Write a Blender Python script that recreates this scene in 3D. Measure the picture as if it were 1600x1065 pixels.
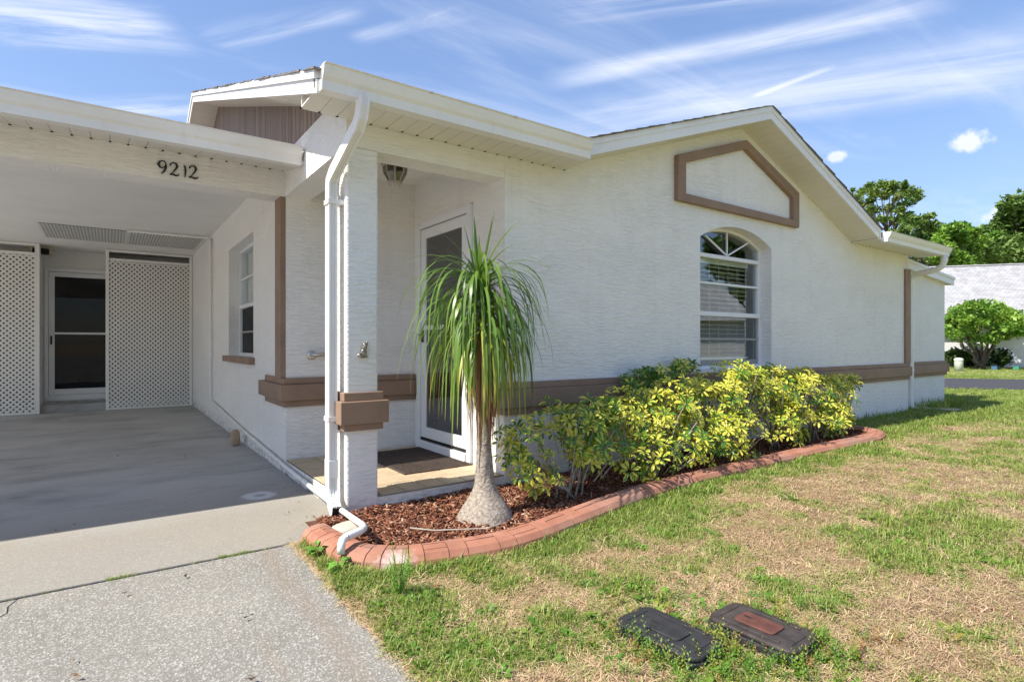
import bpy, bmesh, math, random
import numpy as np
from mathutils import Vector, Matrix, Euler
random.seed(7); RNG = np.random.default_rng(7)
for o in list(bpy.data.objects): bpy.data.objects.remove(o)
S = bpy.context.scene
COL = S.collection

# ------------------------------------------------------------------ camera
cd = bpy.data.cameras.new('camera'); cam = bpy.data.objects.new('camera', cd); COL.objects.link(cam)
cd.sensor_fit = 'HORIZONTAL'; cd.sensor_width = 36; cd.lens = 36*880/1600
cd.shift_y = 4.5/1600; cd.clip_start = .05; cd.clip_end = 3000
cam.location = (0, 0, 1.07); cam.rotation_euler = (math.radians(90), 0, -math.asin(.58186))
S.camera = cam
# ------------------------------------------------------------------ exposure
S.view_settings.view_transform = 'Standard'; S.view_settings.look = 'None'
S.view_settings.gamma = 1; S.view_settings.use_curve_mapping = False
S.view_settings.exposure = 1.12
S.cycles.use_denoising = True
S.cycles.max_bounces = 9; S.cycles.diffuse_bounces = 5; S.cycles.transparent_max_bounces = 16
S.cycles.sample_clamp_indirect = 6
# ------------------------------------------------------------------ sun + sky
SUN = Vector((-.85, .06, 1)).normalized()
sl = bpy.data.lights.new('sun', 'SUN'); sl.energy = 3.6; sl.angle = math.radians(.55); sl.color = (1, .94, .84)
so = bpy.data.objects.new('sun', sl); COL.objects.link(so); so.location = (-6, 0, 9)
so.rotation_euler = SUN.to_track_quat('Z', 'Y').to_euler()
wd = bpy.data.worlds.new('World'); S.world = wd; wd.use_nodes = True
def build_world():
    nt = wd.node_tree; N = nt.nodes; L = nt.links; N.clear()
    out = N.new('ShaderNodeOutputWorld'); bg = N.new('ShaderNodeBackground'); bg.inputs[1].default_value = .135
    L.new(bg.outputs[0], out.inputs[0])
    sky = N.new('ShaderNodeTexSky'); sky.sky_type = 'NISHITA'; sky.sun_disc = False
    sky.sun_elevation = math.asin(SUN.z); sky.sun_rotation = math.atan2(SUN.x, SUN.y)
    sky.altitude = 0; sky.air_density = 1.0; sky.dust_density = .6; sky.ozone_density = 2.6
    tc = N.new('ShaderNodeTexCoord'); sx = N.new('ShaderNodeSeparateXYZ'); L.new(tc.outputs['Generated'], sx.inputs[0])
    def M(op, a, b=None, c=None, clamp=False):
        n = N.new('ShaderNodeMath'); n.operation = op; n.use_clamp = clamp
        for i, v in enumerate((a, b, c)):
            if v is None: continue
            if isinstance(v, (int, float)): n.inputs[i].default_value = v
            else: L.new(v, n.inputs[i])
        return n.outputs[0]
    zc = M('MAXIMUM', sx.outputs[2], .03)
    u = M('DIVIDE', sx.outputs[0], zc); v = M('DIVIDE', sx.outputs[1], zc)
    cb = N.new('ShaderNodeCombineXYZ'); L.new(u, cb.inputs[0]); L.new(v, cb.inputs[1])
    def noise(vec, scale, detail=6, rough=.6, dist=0):
        n = N.new('ShaderNodeTexNoise'); n.inputs['Scale'].default_value = scale; n.inputs['Detail'].default_value = detail
        n.inputs['Roughness'].default_value = rough; n.inputs['Distortion'].default_value = dist
        L.new(vec, n.inputs['Vector']); return n.outputs[0]
    def smooth(x, a, b):
        n = N.new('ShaderNodeMapRange'); n.interpolation_type = 'SMOOTHSTEP'; L.new(x, n.inputs[0])
        n.inputs[1].default_value = a; n.inputs[2].default_value = b; return n.outputs[0]
    def px(x, y):      # picture point -> cloud plane
        r = (x-800)/880; w = (537-y)/880
        dx = r*.81328+.58186; dy = -r*.58186+.81328
        return dx/w, dy/w
    def band(p0, p1, w, amt, seed, lo=.42, hi=.72, st=(1.2, 6)):
        a = Vector(px(*p0)); b = Vector(px(*p1)); d = b-a; ln = d.length; d /= ln
        # along / across coordinates
        du = M('SUBTRACT', u, a.x); dv = M('SUBTRACT', v, a.y)
        al = M('ADD', M('MULTIPLY', du, d.x), M('MULTIPLY', dv, d.y))
        ac = M('ADD', M('MULTIPLY', du, -d.y), M('MULTIPLY', dv, d.x))
        c2 = N.new('ShaderNodeCombineXYZ'); L.new(M('MULTIPLY', al, st[0]), c2.inputs[0]); L.new(M('MULTIPLY', ac, st[1]), c2.inputs[1])
        c2.inputs[2].default_value = seed
        n1 = noise(c2.outputs[0], 1, 8, .62, .6)
        wob = M('MULTIPLY', M('SUBTRACT', noise(cb.outputs[0], .9, 4, .5), .5), w*1.6)
        m = smooth(M('ABSOLUTE', M('ADD', ac, wob)), w, 0)
        m = M('MULTIPLY', m, M('MULTIPLY', smooth(al, -.12*ln, .12*ln), smooth(al, 1.12*ln, .85*ln)))
        return M('MULTIPLY', M('MULTIPLY', m, smooth(n1, lo, hi)), amt)
    layers = [band((880, 120), (1440, 12), .13, .75, 3.1, .22, .66, (1.0, 5)),
              band((920, 190), (1660, 85), .46, .72, 7.7, .20, .66, (.7, 3.0)),
              band((1180, 150), (1300, 105), .035, .5, 2.2, .3, .6),
              band((-60, 25), (260, 40), .22, .85, 12.3, .34, .7),
              band((560, 60), (730, 15), .06, .6, 21.5, .36, .68),
              band((330, 60), (560, 20), .10, .45, 25.5, .36, .7),
              band((130, 175), (330, 165), .16, .6, 31.5, .36, .66),
              band((900, 8), (1500, -50), .16, .55, 41.5, .36, .7)]
    st = N.new('ShaderNodeMapping'); L.new(cb.outputs[0], st.inputs[0]); st.inputs['Rotation'].default_value = (0, 0, math.radians(-40)); st.inputs['Scale'].default_value = (.35, 1.7, 1)
    gen = M('MULTIPLY', smooth(noise(st.outputs[0], 1.1, 8, .62, .5), .46, .80), .42)
    layers.append(gen)
    def puff(p, rad, seed):
        r = (p[0]-800)/880; w = (537-p[1])/880
        d = Vector((r*.81328+.58186, -r*.58186+.81328, w)).normalized()
        vm = N.new('ShaderNodeVectorMath'); vm.operation = 'SUBTRACT'; L.new(tc.outputs['Generated'], vm.inputs[0]); vm.inputs[1].default_value = d
        sc = N.new('ShaderNodeVectorMath'); sc.operation = 'MULTIPLY'; L.new(vm.outputs[0], sc.inputs[0]); sc.inputs[1].default_value = (1, 1, 1.6)
        ln = N.new('ShaderNodeVectorMath'); ln.operation = 'LENGTH'; L.new(sc.outputs[0], ln.inputs[0])
        nn = M('MULTIPLY', M('SUBTRACT', noise(tc.outputs['Generated'], 60+seed, 5, .6), .5), rad*1.5)
        return smooth(M('ADD', ln.outputs['Value'], nn), rad, rad*.35)
    layers += [M('MULTIPLY', puff((1516, 221), .026, 0), .95), M('MULTIPLY', puff((1306, 246), .017, 9), .75), M('MULTIPLY', puff((1565, 335), .022, 4), .85)]
    tot = layers[0]
    for l in layers[1:]: tot = M('ADD', tot, l)
    hz = smooth(sx.outputs[2], .02, .10)
    tot = M('MULTIPLY', M('MINIMUM', tot, .92), hz)
    mx = N.new('ShaderNodeMix'); mx.data_type = 'RGBA'; L.new(tot, mx.inputs[0]); 
    bw = N.new('ShaderNodeRGBToBW'); L.new(sky.outputs[0], bw.inputs[0])     # even out the sky's brightness range, whole dome alike
    fac = M('DIVIDE', 1.09, M('MULTIPLY_ADD', bw.outputs[0], .18, 1.0))
    sc_ = N.new('ShaderNodeVectorMath'); sc_.operation = 'SCALE'; L.new(sky.outputs[0], sc_.inputs[0]); L.new(fac, sc_.inputs['Scale'])
    tn = N.new('ShaderNodeVectorMath'); tn.operation = 'MULTIPLY'; L.new(sc_.outputs[0], tn.inputs[0]); tn.inputs[1].default_value = (.99, .955, 1.0); L.new(tn.outputs[0], mx.inputs[6])
    mx.inputs[7].default_value = (3.4, 3.6, 4.1, 1)
    L.new(mx.outputs[2], bg.inputs[0])
build_world()

# ------------------------------------------------------------------ materials
def nodes(name):
    m = bpy.data.materials.new(name); m.use_nodes = True
    nt = m.node_tree; b = nt.nodes['Principled BSDF']; return m, nt, b
def mapped(nt, scale, space='Object', rot=(0, 0, 0)):
    tc = nt.nodes.new('ShaderNodeTexCoord'); mp = nt.nodes.new('ShaderNodeMapping')
    mp.inputs['Scale'].default_value = scale; mp.inputs['Rotation'].default_value = rot
    nt.links.new(tc.outputs[space], mp.inputs[0]); return mp.outputs[0]
def tnoise(nt, vec, scale=1, detail=5, rough=.6, dist=0):
    n = nt.nodes.new('ShaderNodeTexNoise'); n.inputs['Scale'].default_value = scale; n.inputs['Detail'].default_value = detail
    n.inputs['Roughness'].default_value = rough; n.inputs['Distortion'].default_value = dist
    nt.links.new(vec, n.inputs['Vector']); return n.outputs[0]
def ramp(nt, fac, stops):
    r = nt.nodes.new('ShaderNodeValToRGB'); e = r.color_ramp.elements
    while len(e) < len(stops): e.new(.5)
    for i, (p, c) in enumerate(stops):
        e[i].position = p; e[i].color = (c, c, c, 1) if isinstance(c, (int, float)) else (*c, 1)
    nt.links.new(fac, r.inputs[0]); return r.outputs[0]
def mixc(nt, fac, a, b, mode='MIX'):
    m = nt.nodes.new('ShaderNodeMix'); m.data_type = 'RGBA'; m.blend_type = mode
    for i, v in ((0, fac), (6, a), (7, b)):
        if isinstance(v, (int, float)): m.inputs[i].default_value = v
        elif isinstance(v, tuple): m.inputs[i].default_value = (*v, 1)
        else: nt.links.new(v, m.inputs[i])
    return m.outputs[2]
def bump(nt, b, h, strength, dist, prev=None):
    n = nt.nodes.new('ShaderNodeBump'); n.inputs['Strength'].default_value = strength; n.inputs['Distance'].default_value = dist
    nt.links.new(h, n.inputs['Height'])
    if prev is not None: nt.links.new(prev, n.inputs['Normal'])
    nt.links.new(n.outputs[0], b.inputs['Normal']); return n.outputs[0]
def simple(name, col, rough=.6, metal=0, var=.12, vscale=6, bscale=None, bstr=.3, bdist=.002, spec=.5, objvar=0):
    m, nt, b = nodes(name)
    v = tnoise(nt, mapped(nt, (1, 1, 1)), vscale, 5)
    lo = tuple(c*(1-var) for c in col); hi = tuple(min(1, c*(1+var)) for c in col)
    c = ramp(nt, v, [(.3, lo), (.7, hi)])
    if objvar:
        oi = nt.nodes.new('ShaderNodeObjectInfo'); r = ramp(nt, oi.outputs['Random'], [(0, 1-objvar), (1, 1+objvar)])
        c = mixc(nt, 1, c, r, 'MULTIPLY')
    nt.links.new(c, b.inputs['Base Color'])
    b.inputs['Roughness'].default_value = rough; b.inputs['Metallic'].default_value = metal
    b.inputs['Specular IOR Level'].default_value = spec
    if bscale: bump(nt, b, tnoise(nt, mapped(nt, (1, 1, 1)), bscale, 4), bstr, bdist)
    return m
MAT = {}
def m_stucco(name, col):
    m, nt, b = nodes(name)
    vec = mapped(nt, (10, 10, 54)); h = tnoise(nt, vec, 1, 4, .55, .9)
    hr = ramp(nt, h, [(.36, 0), (.50, .55), (.60, 1)])
    vec2 = mapped(nt, (60, 60, 60)); h2 = tnoise(nt, vec2, 1, 3, .6)
    patch = ramp(nt, tnoise(nt, mapped(nt, (2.6, 2.6, 3.4)), 1, 4, .6, .5), [(.34, .5), (.6, 1)]); hm = nt.nodes.new('ShaderNodeMath'); hm.operation = 'MULTIPLY'; nt.links.new(hr, hm.inputs[0]); nt.links.new(patch, hm.inputs[1]); hr = hm.outputs[0]
    n1 = bump(nt, b, h2, .25, .004)
    bump(nt, b, hr, .75, .0065, n1)
    d = tnoise(nt, mapped(nt, (.7, .7, 1.6)), 1, 6, .6)
    c = ramp(nt, d, [(.3, tuple(x*.94 for x in col)), (.7, col)])
    c = mixc(nt, ramp(nt, tnoise(nt, mapped(nt, (7, 7, .5)), 1, 5, .65), [(.52, 0), (.75, .16)]), c, (.55, .52, .46))
    # rain-splash dirt just above the ground, in patches
    tc = nt.nodes.new('ShaderNodeTexCoord'); sp = nt.nodes.new('ShaderNodeSeparateXYZ'); nt.links.new(tc.outputs['Object'], sp.inputs[0])
    mr = nt.nodes.new('ShaderNodeMapRange'); nt.links.new(sp.outputs[2], mr.inputs[0]); mr.inputs[1].default_value = .16; mr.inputs[2].default_value = -.02
    sp2 = ramp(nt, tnoise(nt, mapped(nt, (14, 14, 22)), 1, 6, .7), [(.42, 0), (.62, .75)])
    mm = nt.nodes.new('ShaderNodeMath'); mm.operation = 'MULTIPLY'; nt.links.new(mr.outputs[0], mm.inputs[0]); nt.links.new(sp2, mm.inputs[1])
    c = mixc(nt, mm.outputs[0], c, (.22, .18, .15))
    nt.links.new(c, b.inputs['Base Color']); b.inputs['Roughness'].default_value = .85
    b.inputs['Specular IOR Level'].default_value = .25
    return m
MAT['stucco'] = m_stucco('white_stucco', (.85, .835, .80))
MAT['ceiling'] = simple('ceiling_plaster', (.82, .80, .765), .9, var=.04, vscale=2, bscale=70, bstr=.15)
def m_white():
    m, nt, b = nodes('white_painted_metal')
    st = tnoise(nt, mapped(nt, (16, 16, 1.2)), 1, 5, .6); bl = tnoise(nt, mapped(nt, (1.3, 1.3, 3)), 1, 5, .65)
    c = ramp(nt, bl, [(.3, (.74, .725, .69)), (.6, (.80, .795, .77))]); c = mixc(nt, ramp(nt, st, [(.56, 0), (.75, .22)]), c, (.50, .46, .40))
    nt.links.new(c, b.inputs['Base Color']); b.inputs['Roughness'].default_value = .42; bump(nt, b, bl, .12, .01); return m
MAT['white'] = m_white()
MAT['vinyl'] = simple('white_vinyl', (.78, .765, .72), .5, var=.04, vscale=3)
MAT['brown'] = simple('brown_trim_paint', (.262, .172, .118), .65, var=.13, vscale=5, bscale=40, bstr=.15)
MAT['frame'] = simple('window_frame_white', (.76, .77, .78), .35, var=.02)
MAT['black'] = simple('black_paint', (.012, .012, .012), .45)
MAT['dark'] = simple('dark_void', (.012, .011, .010), .9)
MAT['interior'] = simple('indoor_shade_wall', (.10, .095, .09), .9)  # dark colour stands in for the shade of rooms and closets
MAT['steel'] = simple('brushed_steel', (.55, .53, .50), .3, 1, var=.05)
MAT['pewter'] = simple('pewter', (.30, .27, .23), .35, .9, var=.8, vscale=60)
MAT['pvc'] = simple('white_pvc', (.78, .77, .73), .45, var=.08, vscale=9)
def m_soffit(name, col):
    m, nt, b = nodes(name)
    nt.links.new(ramp(nt, tnoise(nt, mapped(nt, (2, 2, 2)), 1), [(.3, tuple(x*.95 for x in col)), (.7, col)]), b.inputs['Base Color'])
    b.inputs['Roughness'].default_value = .55
    return m
MAT['soffit'] = m_soffit('soffit_vinyl', (.74, .71, .64))
def m_wood():
    m, nt, b = nodes('weathered_siding')
    g = tnoise(nt, mapped(nt, (30, 30, 1.5)), 1, 6, .65)
    c = ramp(nt, g, [(.25, (.19, .135, .105)), (.55, (.29, .222, .18)), (.8, (.40, .33, .28))])
    oi = nt.nodes.new('ShaderNodeObjectInfo'); c = mixc(nt, 1, c, ramp(nt, oi.outputs['Random'], [(0, .86), (1, 1.12)]), 'MULTIPLY')
    nt.links.new(c, b.inputs['Base Color']); b.inputs['Roughness'].default_value = .85; bump(nt, b, g, .3, .003)
    return m
MAT['wood'] = m_wood()
def m_shingle(name, a, c2):
    m, nt, b = nodes(name)
    br = nt.nodes.new('ShaderNodeTexBrick'); nt.links.new(mapped(nt, (1, 1, 1)), br.inputs['Vector'])
    br.inputs['Scale'].default_value = 1; br.inputs['Brick Width'].default_value = .3; br.inputs['Row Height'].default_value = .14
    br.inputs['Mortar Size'].default_value = .004; br.inputs['Color1'].default_value = (*a, 1); br.inputs['Color2'].default_value = (*c2, 1)
    br.inputs['Mortar'].default_value = (a[0]*.6, a[1]*.6, a[2]*.6, 1)
    n = tnoise(nt, mapped(nt, (1, 1, 1)), 2.2, 6, .65)
    c = mixc(nt, 1, br.outputs[0], ramp(nt, n, [(.3, .78), (.7, 1.15)]), 'MULTIPLY')
    nt.links.new(c, b.inputs['Base Color']); b.inputs['Roughness'].default_value = .9
    bump(nt, b, tnoise(nt, mapped(nt, (80, 80, 80)), 1), .4, .004)
    return m
MAT['shingle'] = m_shingle('grey_shingle', (.13, .12, .11), (.20, .185, .17))
MAT['shingle_far'] = m_shingle('pale_grey_shingle', (.36, .36, .37), (.42, .42, .43))
def m_glass(name, tint, gl=.06):
    m = bpy.data.materials.new(name); m.use_nodes = True; nt = m.node_tree; N = nt.nodes; N.clear()
    out = N.new('ShaderNodeOutputMaterial'); mix = N.new('ShaderNodeMixShader'); tr = N.new('ShaderNodeBsdfTransparent'); gs = N.new('ShaderNodeBsdfGlossy')
    tr.inputs[0].default_value = (*tint, 1); gs.inputs['Roughness'].default_value = .01; gs.inputs[0].default_value = (.95, .97, 1, 1) if gl else (.30, .31, .32, 1)
    fr = N.new('ShaderNodeFresnel'); ge = N.new('ShaderNodeNewGeometry'); io = N.new('ShaderNodeMath'); io.operation = 'MULTIPLY_ADD'; nt.links.new(ge.outputs['Backfacing'], io.inputs[0]); io.inputs[1].default_value = 1/1.52-1.52; io.inputs[2].default_value = 1.52; nt.links.new(io.outputs[0], fr.inputs[0])
    bu = N.new('ShaderNodeBump'); bu.inputs['Strength'].default_value = .03; bu.inputs['Distance'].default_value = .02
    nt.links.new(tnoise(nt, mapped(nt, (1, 1, 1)), 2.5, 1), bu.inputs['Height'])
    nt.links.new(bu.outputs[0], gs.inputs['Normal'])
    mu = N.new('ShaderNodeMath'); mu.operation = 'MULTIPLY_ADD'; nt.links.new(fr.outputs[0], mu.inputs[0]); mu.inputs[1].default_value = 1.0; mu.inputs[2].default_value = gl; mu.use_clamp = True
    nt.links.new(mu.outputs[0], mix.inputs[0]); nt.links.new(tr.outputs[0], mix.inputs[1]); nt.links.new(gs.outputs[0], mix.inputs[2])
    nt.links.new(mix.outputs[0], out.inputs[0]); return m
MAT['glass'] = m_glass('window_glass', (.90, .94, .94), .03)
MAT['screen'] = m_glass('dark_screen_glass', (.44, .44, .45), .0)
MAT['lampglass'] = m_glass('lantern_glass', (.45, .43, .38), .05); MAT['screen_pale'] = m_glass('storm_door_glass', (.56, .55, .55), .06)
def m_concrete(name, base, warm):
    m, nt, b = nodes(name)
    vo = nt.nodes.new('ShaderNodeTexVoronoi'); vo.inputs['Scale'].default_value = 170; vo.inputs['Randomness'].default_value = 1
    nt.links.new(mapped(nt, (1, .8, 1)), vo.inputs['Vector'])
    vo2 = nt.nodes.new('ShaderNodeTexVoronoi'); vo2.inputs['Scale'].default_value = 120; nt.links.new(mapped(nt, (1, 1, 1), rot=(0, 0, .6)), vo2.inputs['Vector'])
    big = tnoise(nt, mapped(nt, (1, 1, 1)), 1.1, 7, .62); fine = tnoise(nt, mapped(nt, (1, 1, 1)), 160, 3, .7)
    c = ramp(nt, big, [(.3, tuple(x*.80 for x in base)), (.5, base), (.72, warm)])
    spk = ramp(nt, vo.outputs['Color'], [(.5, 0), (.75, .45), (.92, .95)])
    c = mixc(nt, spk, c, (.46, .445, .41))
    shell = ramp(nt, vo2.outputs['Distance'], [(.10, 1), (.22, 0)])
    sel = ramp(nt, tnoise(nt, mapped(nt, (1, 1, 1)), 9, 3, .7), [(.5, 0), (.62, .5)])
    mm = nt.nodes.new('ShaderNodeMath'); mm.operation = 'MULTIPLY'; nt.links.new(shell, mm.inputs[0]); nt.links.new(sel, mm.inputs[1])
    c = mixc(nt, mm.outputs[0], c, (.52, .50, .46))
    c = mixc(nt, 1, c, ramp(nt, fine, [(.3, .72), (.65, 1.14)]), 'MULTIPLY')
    # brown run-off streak and dark spots
    st = tnoise(nt, mapped(nt, (5, .7, 1)), 1, 5, .6); c = mixc(nt, ramp(nt, st, [(.60, 0), (.74, .42)]), c, (.27, .21, .16))
    tc = nt.nodes.new('ShaderNodeTexCoord'); sp = nt.nodes.new('ShaderNodeSeparateXYZ'); nt.links.new(tc.outputs['Object'], sp.inputs[0])
    wb = nt.nodes.new('ShaderNodeMath'); wb.operation = 'MULTIPLY_ADD'; nt.links.new(tnoise(nt, mapped(nt, (6, 1.2, 1)), 1, 6, .65), wb.inputs[0]); wb.inputs[1].default_value = .16; nt.links.new(sp.outputs[0], wb.inputs[2])
    c = mixc(nt, ramp(nt, wb.outputs[0], [(.67, 0), (.73, .34), (.75, .30), (.79, 0)]), c, (.24, .18, .13))
    dk = tnoise(nt, mapped(nt, (1, 1, 1)), .8, 5, .65); c = mixc(nt, ramp(nt, dk, [(.5, 0), (.75, .30)]), c, (.17, .165, .15))
    nt.links.new(c, b.inputs['Base Color']); b.inputs['Roughness'].default_value = .88; b.inputs['Specular IOR Level'].default_value = .3
    n1 = bump(nt, b, fine, .5, .003); bump(nt, b, vo.outputs['Distance'], .35, .003, n1)
    return m
MAT['concrete'] = m_concrete('shell_concrete', (.225, .212, .184), (.275, .255, .215))
def m_carport():
    m, nt, b = nodes('worn_carport_concrete')
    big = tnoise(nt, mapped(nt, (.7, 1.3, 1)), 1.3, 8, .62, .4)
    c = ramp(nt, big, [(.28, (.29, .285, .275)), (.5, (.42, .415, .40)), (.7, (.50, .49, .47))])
    fine = tnoise(nt, mapped(nt, (1, 1, 1)), 150, 3, .7); c = mixc(nt, 1, c, ramp(nt, fine, [(.3, .85), (.7, 1.1)]), 'MULTIPLY')
    st = tnoise(nt, mapped(nt, (.8, 3.2, 1)), 1.7, 6, .7, .6); c = mixc(nt, ramp(nt, st, [(.54, 0), (.74, .6)]), c, (.16, .155, .145))
    vo = nt.nodes.new('ShaderNodeTexVoronoi'); vo.inputs['Scale'].default_value = 170; nt.links.new(mapped(nt, (1, 1, 1)), vo.inputs['Vector'])
    spk = ramp(nt, vo.outputs['Color'], [(.7, 0), (.9, .5)])
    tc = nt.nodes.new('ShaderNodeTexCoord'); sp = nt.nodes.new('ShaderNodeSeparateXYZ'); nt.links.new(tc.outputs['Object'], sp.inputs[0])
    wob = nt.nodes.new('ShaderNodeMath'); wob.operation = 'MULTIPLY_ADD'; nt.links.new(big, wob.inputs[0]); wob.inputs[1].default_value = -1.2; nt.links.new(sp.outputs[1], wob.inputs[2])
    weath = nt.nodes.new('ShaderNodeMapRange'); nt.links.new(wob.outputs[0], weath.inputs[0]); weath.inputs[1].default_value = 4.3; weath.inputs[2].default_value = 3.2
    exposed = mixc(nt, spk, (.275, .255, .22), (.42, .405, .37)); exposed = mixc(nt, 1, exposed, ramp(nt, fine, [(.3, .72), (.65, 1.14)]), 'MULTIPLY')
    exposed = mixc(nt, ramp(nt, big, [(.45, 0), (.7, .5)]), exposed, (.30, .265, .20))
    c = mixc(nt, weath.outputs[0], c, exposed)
    tc2 = nt.nodes.new('ShaderNodeTexCoord'); vm = nt.nodes.new('ShaderNodeVectorMath'); vm.operation = 'DISTANCE'; nt.links.new(tc2.outputs['Object'], vm.inputs[0]); vm.inputs[1].default_value = (.86, 4.26, 0)
    rg = nt.nodes.new('ShaderNodeMath'); rg.operation = 'MULTIPLY_ADD'; nt.links.new(tnoise(nt, mapped(nt, (1, 1, 1)), 14, 4, .6), rg.inputs[0]); rg.inputs[1].default_value = .08; nt.links.new(vm.outputs['Value'], rg.inputs[2])
    c = mixc(nt, ramp(nt, rg.outputs[0], [(.06, .1), (.09, .75), (.13, .7), (.17, 0)]), c, (.66, .68, .70))
    nt.links.new(c, b.inputs['Base Color']); b.inputs['Roughness'].default_value = .72
    n1 = bump(nt, b, fine, .3, .002)
    return m
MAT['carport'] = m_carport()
def m_brick():
    m, nt, b = nodes('terracotta_edging')
    n = tnoise(nt, mapped(nt, (1, 1, 1)), 7, 6, .65)
    c = ramp(nt, n, [(.25, (.27, .112, .068)), (.5, (.36, .152, .095)), (.75, (.43, .215, .145))])
    oi = nt.nodes.new('ShaderNodeObjectInfo'); c = mixc(nt, 1, c, ramp(nt, oi.outputs['Random'], [(0, .93), (1, 1.06)]), 'MULTIPLY')
    # grey-brown soil on it, in patches of its own
    s = tnoise(nt, mapped(nt, (2.2, 2.2, 2.2)), 1, 5, .6); c = mixc(nt, ramp(nt, s, [(.48, 0), (.70, .7)]), c, (.30, .20, .155))
    # old white lime stain near the pipe mouth
    tc = nt.nodes.new('ShaderNodeTexCoord'); vm = nt.nodes.new('ShaderNodeVectorMath'); vm.operation = 'DISTANCE'
    nt.links.new(tc.outputs['Object'], vm.inputs[0]); vm.inputs[1].default_value = (1.075-2, 2.44-2.45, .04)
    ad = nt.nodes.new('ShaderNodeMath'); ad.operation = 'MULTIPLY_ADD'; nt.links.new(tnoise(nt, mapped(nt, (1, 1, 1)), 22, 4, .7), ad.inputs[0]); ad.inputs[1].default_value = .20; nt.links.new(vm.outputs['Value'], ad.inputs[2])
    c = mixc(nt, ramp(nt, ad.outputs[0], [(.12, .62), (.22, 0)]), c, (.72, .69, .66))
    nt.links.new(c, b.inputs['Base Color']); b.inputs['Roughness'].default_value = .85
    bump(nt, b, tnoise(nt, mapped(nt, (90, 90, 90)), 1, 4, .7), .5, .003)
    return m
MAT['brick'] = m_brick()
MAT['mortar'] = simple('edging_joint', (.15, .065, .04), .95, var=.3, vscale=20)
MAT['tile'] = simple('beige_floor_tile', (.50, .39, .26), .55, var=.14, vscale=7, objvar=.07)
MAT['grout'] = simple('tile_grout', (.26, .21, .155), .9, var=.1)
MAT['lid'] = simple('black_plastic_lid', (.030, .029, .031), .55, var=.35, vscale=18, bscale=180, bstr=.5, bdist=.003)
MAT['lid_brown'] = simple('weathered_brown_lid', (.050, .040, .036), .5, var=.45, vscale=14, bscale=180, bstr=.5, bdist=.003)
MAT['rust'] = simple('rusty_flap', (.12, .043, .030), .7, var=.35, vscale=16, bscale=120, bstr=.4)
MAT['stone'] = simple('tan_stone', (.42, .30, .20), .9, var=.2, vscale=14, bscale=60, bstr=.4, bdist=.004)
MAT['pale_stone'] = simple('pale_stone', (.50, .44, .36), .9, var=.2, vscale=12, bscale=60, bstr=.4, bdist=.004)
MAT['asphalt'] = simple('asphalt', (.045, .043, .048), .85, var=.25, vscale=40, bscale=150, bstr=.4)
MAT['mat'] = None
def m_doormat():
    m, nt, b = nodes('brown_ribbed_mat')
    n = tnoise(nt, mapped(nt, (1, 1, 1)), 40, 4, .7); c = ramp(nt, n, [(.3, (.040, .030, .024)), (.6, (.085, .062, .050)), (.85, (.14, .11, .09))])
    nt.links.new(c, b.inputs['Base Color']); b.inputs['Roughness'].default_value = .95; return m
MAT['mat'] = m_doormat()
def m_mulchbase():
    m, nt, b = nodes('mulch_ground')
    n = tnoise(nt, mapped(nt, (1, 1, 1)), 26, 6, .7); c = ramp(nt, n, [(.3, (.05, .022, .014)), (.55, (.14, .055, .03)), (.8, (.24, .11, .06))])
    nt.links.new(c, b.inputs['Base Color']); b.inputs['Roughness'].default_value = .95; bump(nt, b, n, .8, .02); return m
MAT['mulch'] = m_mulchbase()
def leafy(name, stops, src='tone', trans=.35, rough=.5, kind='INSTANCER', noise_amt=.25, spec=.4):
    """foliage: colour by a per-instance / per-vertex number, part of the light passes through"""
    m, nt, b = nodes(name)
    if src == 'random':
        oi = nt.nodes.new('ShaderNodeObjectInfo'); f = oi.outputs['Random']
    else:
        at = nt.nodes.new('ShaderNodeAttribute'); at.attribute_type = kind; at.attribute_name = src; f = at.outputs['Fac']
    c = ramp(nt, f, stops)
    if noise_amt:
        n = tnoise(nt, mapped(nt, (1, 1, 1)), 9, 4, .6); c = mixc(nt, 1, c, ramp(nt, n, [(.3, 1-noise_amt), (.7, 1+noise_amt)]), 'MULTIPLY')
    nt.links.new(c, b.inputs['Base Color']); b.inputs['Roughness'].default_value = rough; b.inputs['Specular IOR Level'].default_value = spec
    tr = nt.nodes.new('ShaderNodeBsdfTranslucent'); nt.links.new(c, tr.inputs[0])
    mx = nt.nodes.new('ShaderNodeMixShader'); mx.inputs[0].default_value = trans
    nt.links.new(b.outputs[0], mx.inputs[1]); nt.links.new(tr.outputs[0], mx.inputs[2])
    nt.links.new(mx.outputs[0], nt.nodes['Material Output'].inputs[0]); return m
MAT['grass'] = leafy('green_grass', [(0, (.15, .25, .035)), (.3, (.25, .35, .055)), (.62, (.38, .43, .11)), (1, (.54, .46, .22))])
MAT['straw'] = leafy('dry_grass', [(0, (.29, .19, .12)), (.4, (.52, .355, .205)), (.75, (.65, .49, .31)), (1, (.38, .40, .15))], trans=.15)
MAT['weed'] = leafy('weed_leaves', [(0, (.09, .22, .02)), (.5, (.16, .32, .04)), (.8, (.30, .34, .05)), (1, (.42, .24, .09))], trans=.35)
MAT['chip'] = leafy('bark_chip', [(0, (.07, .022, .012)), (.35, (.17, .055, .028)), (.7, (.27, .105, .055)), (.92, (.40, .21, .12)), (1, (.55, .40, .28))], trans=0, rough=.85)
MAT['litter'] = leafy('dead_leaf_litter', [(0, (.05, .03, .02)), (.6, (.14, .07, .03)), (1, (.3, .16, .06))], trans=.05, rough=.85)
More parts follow.
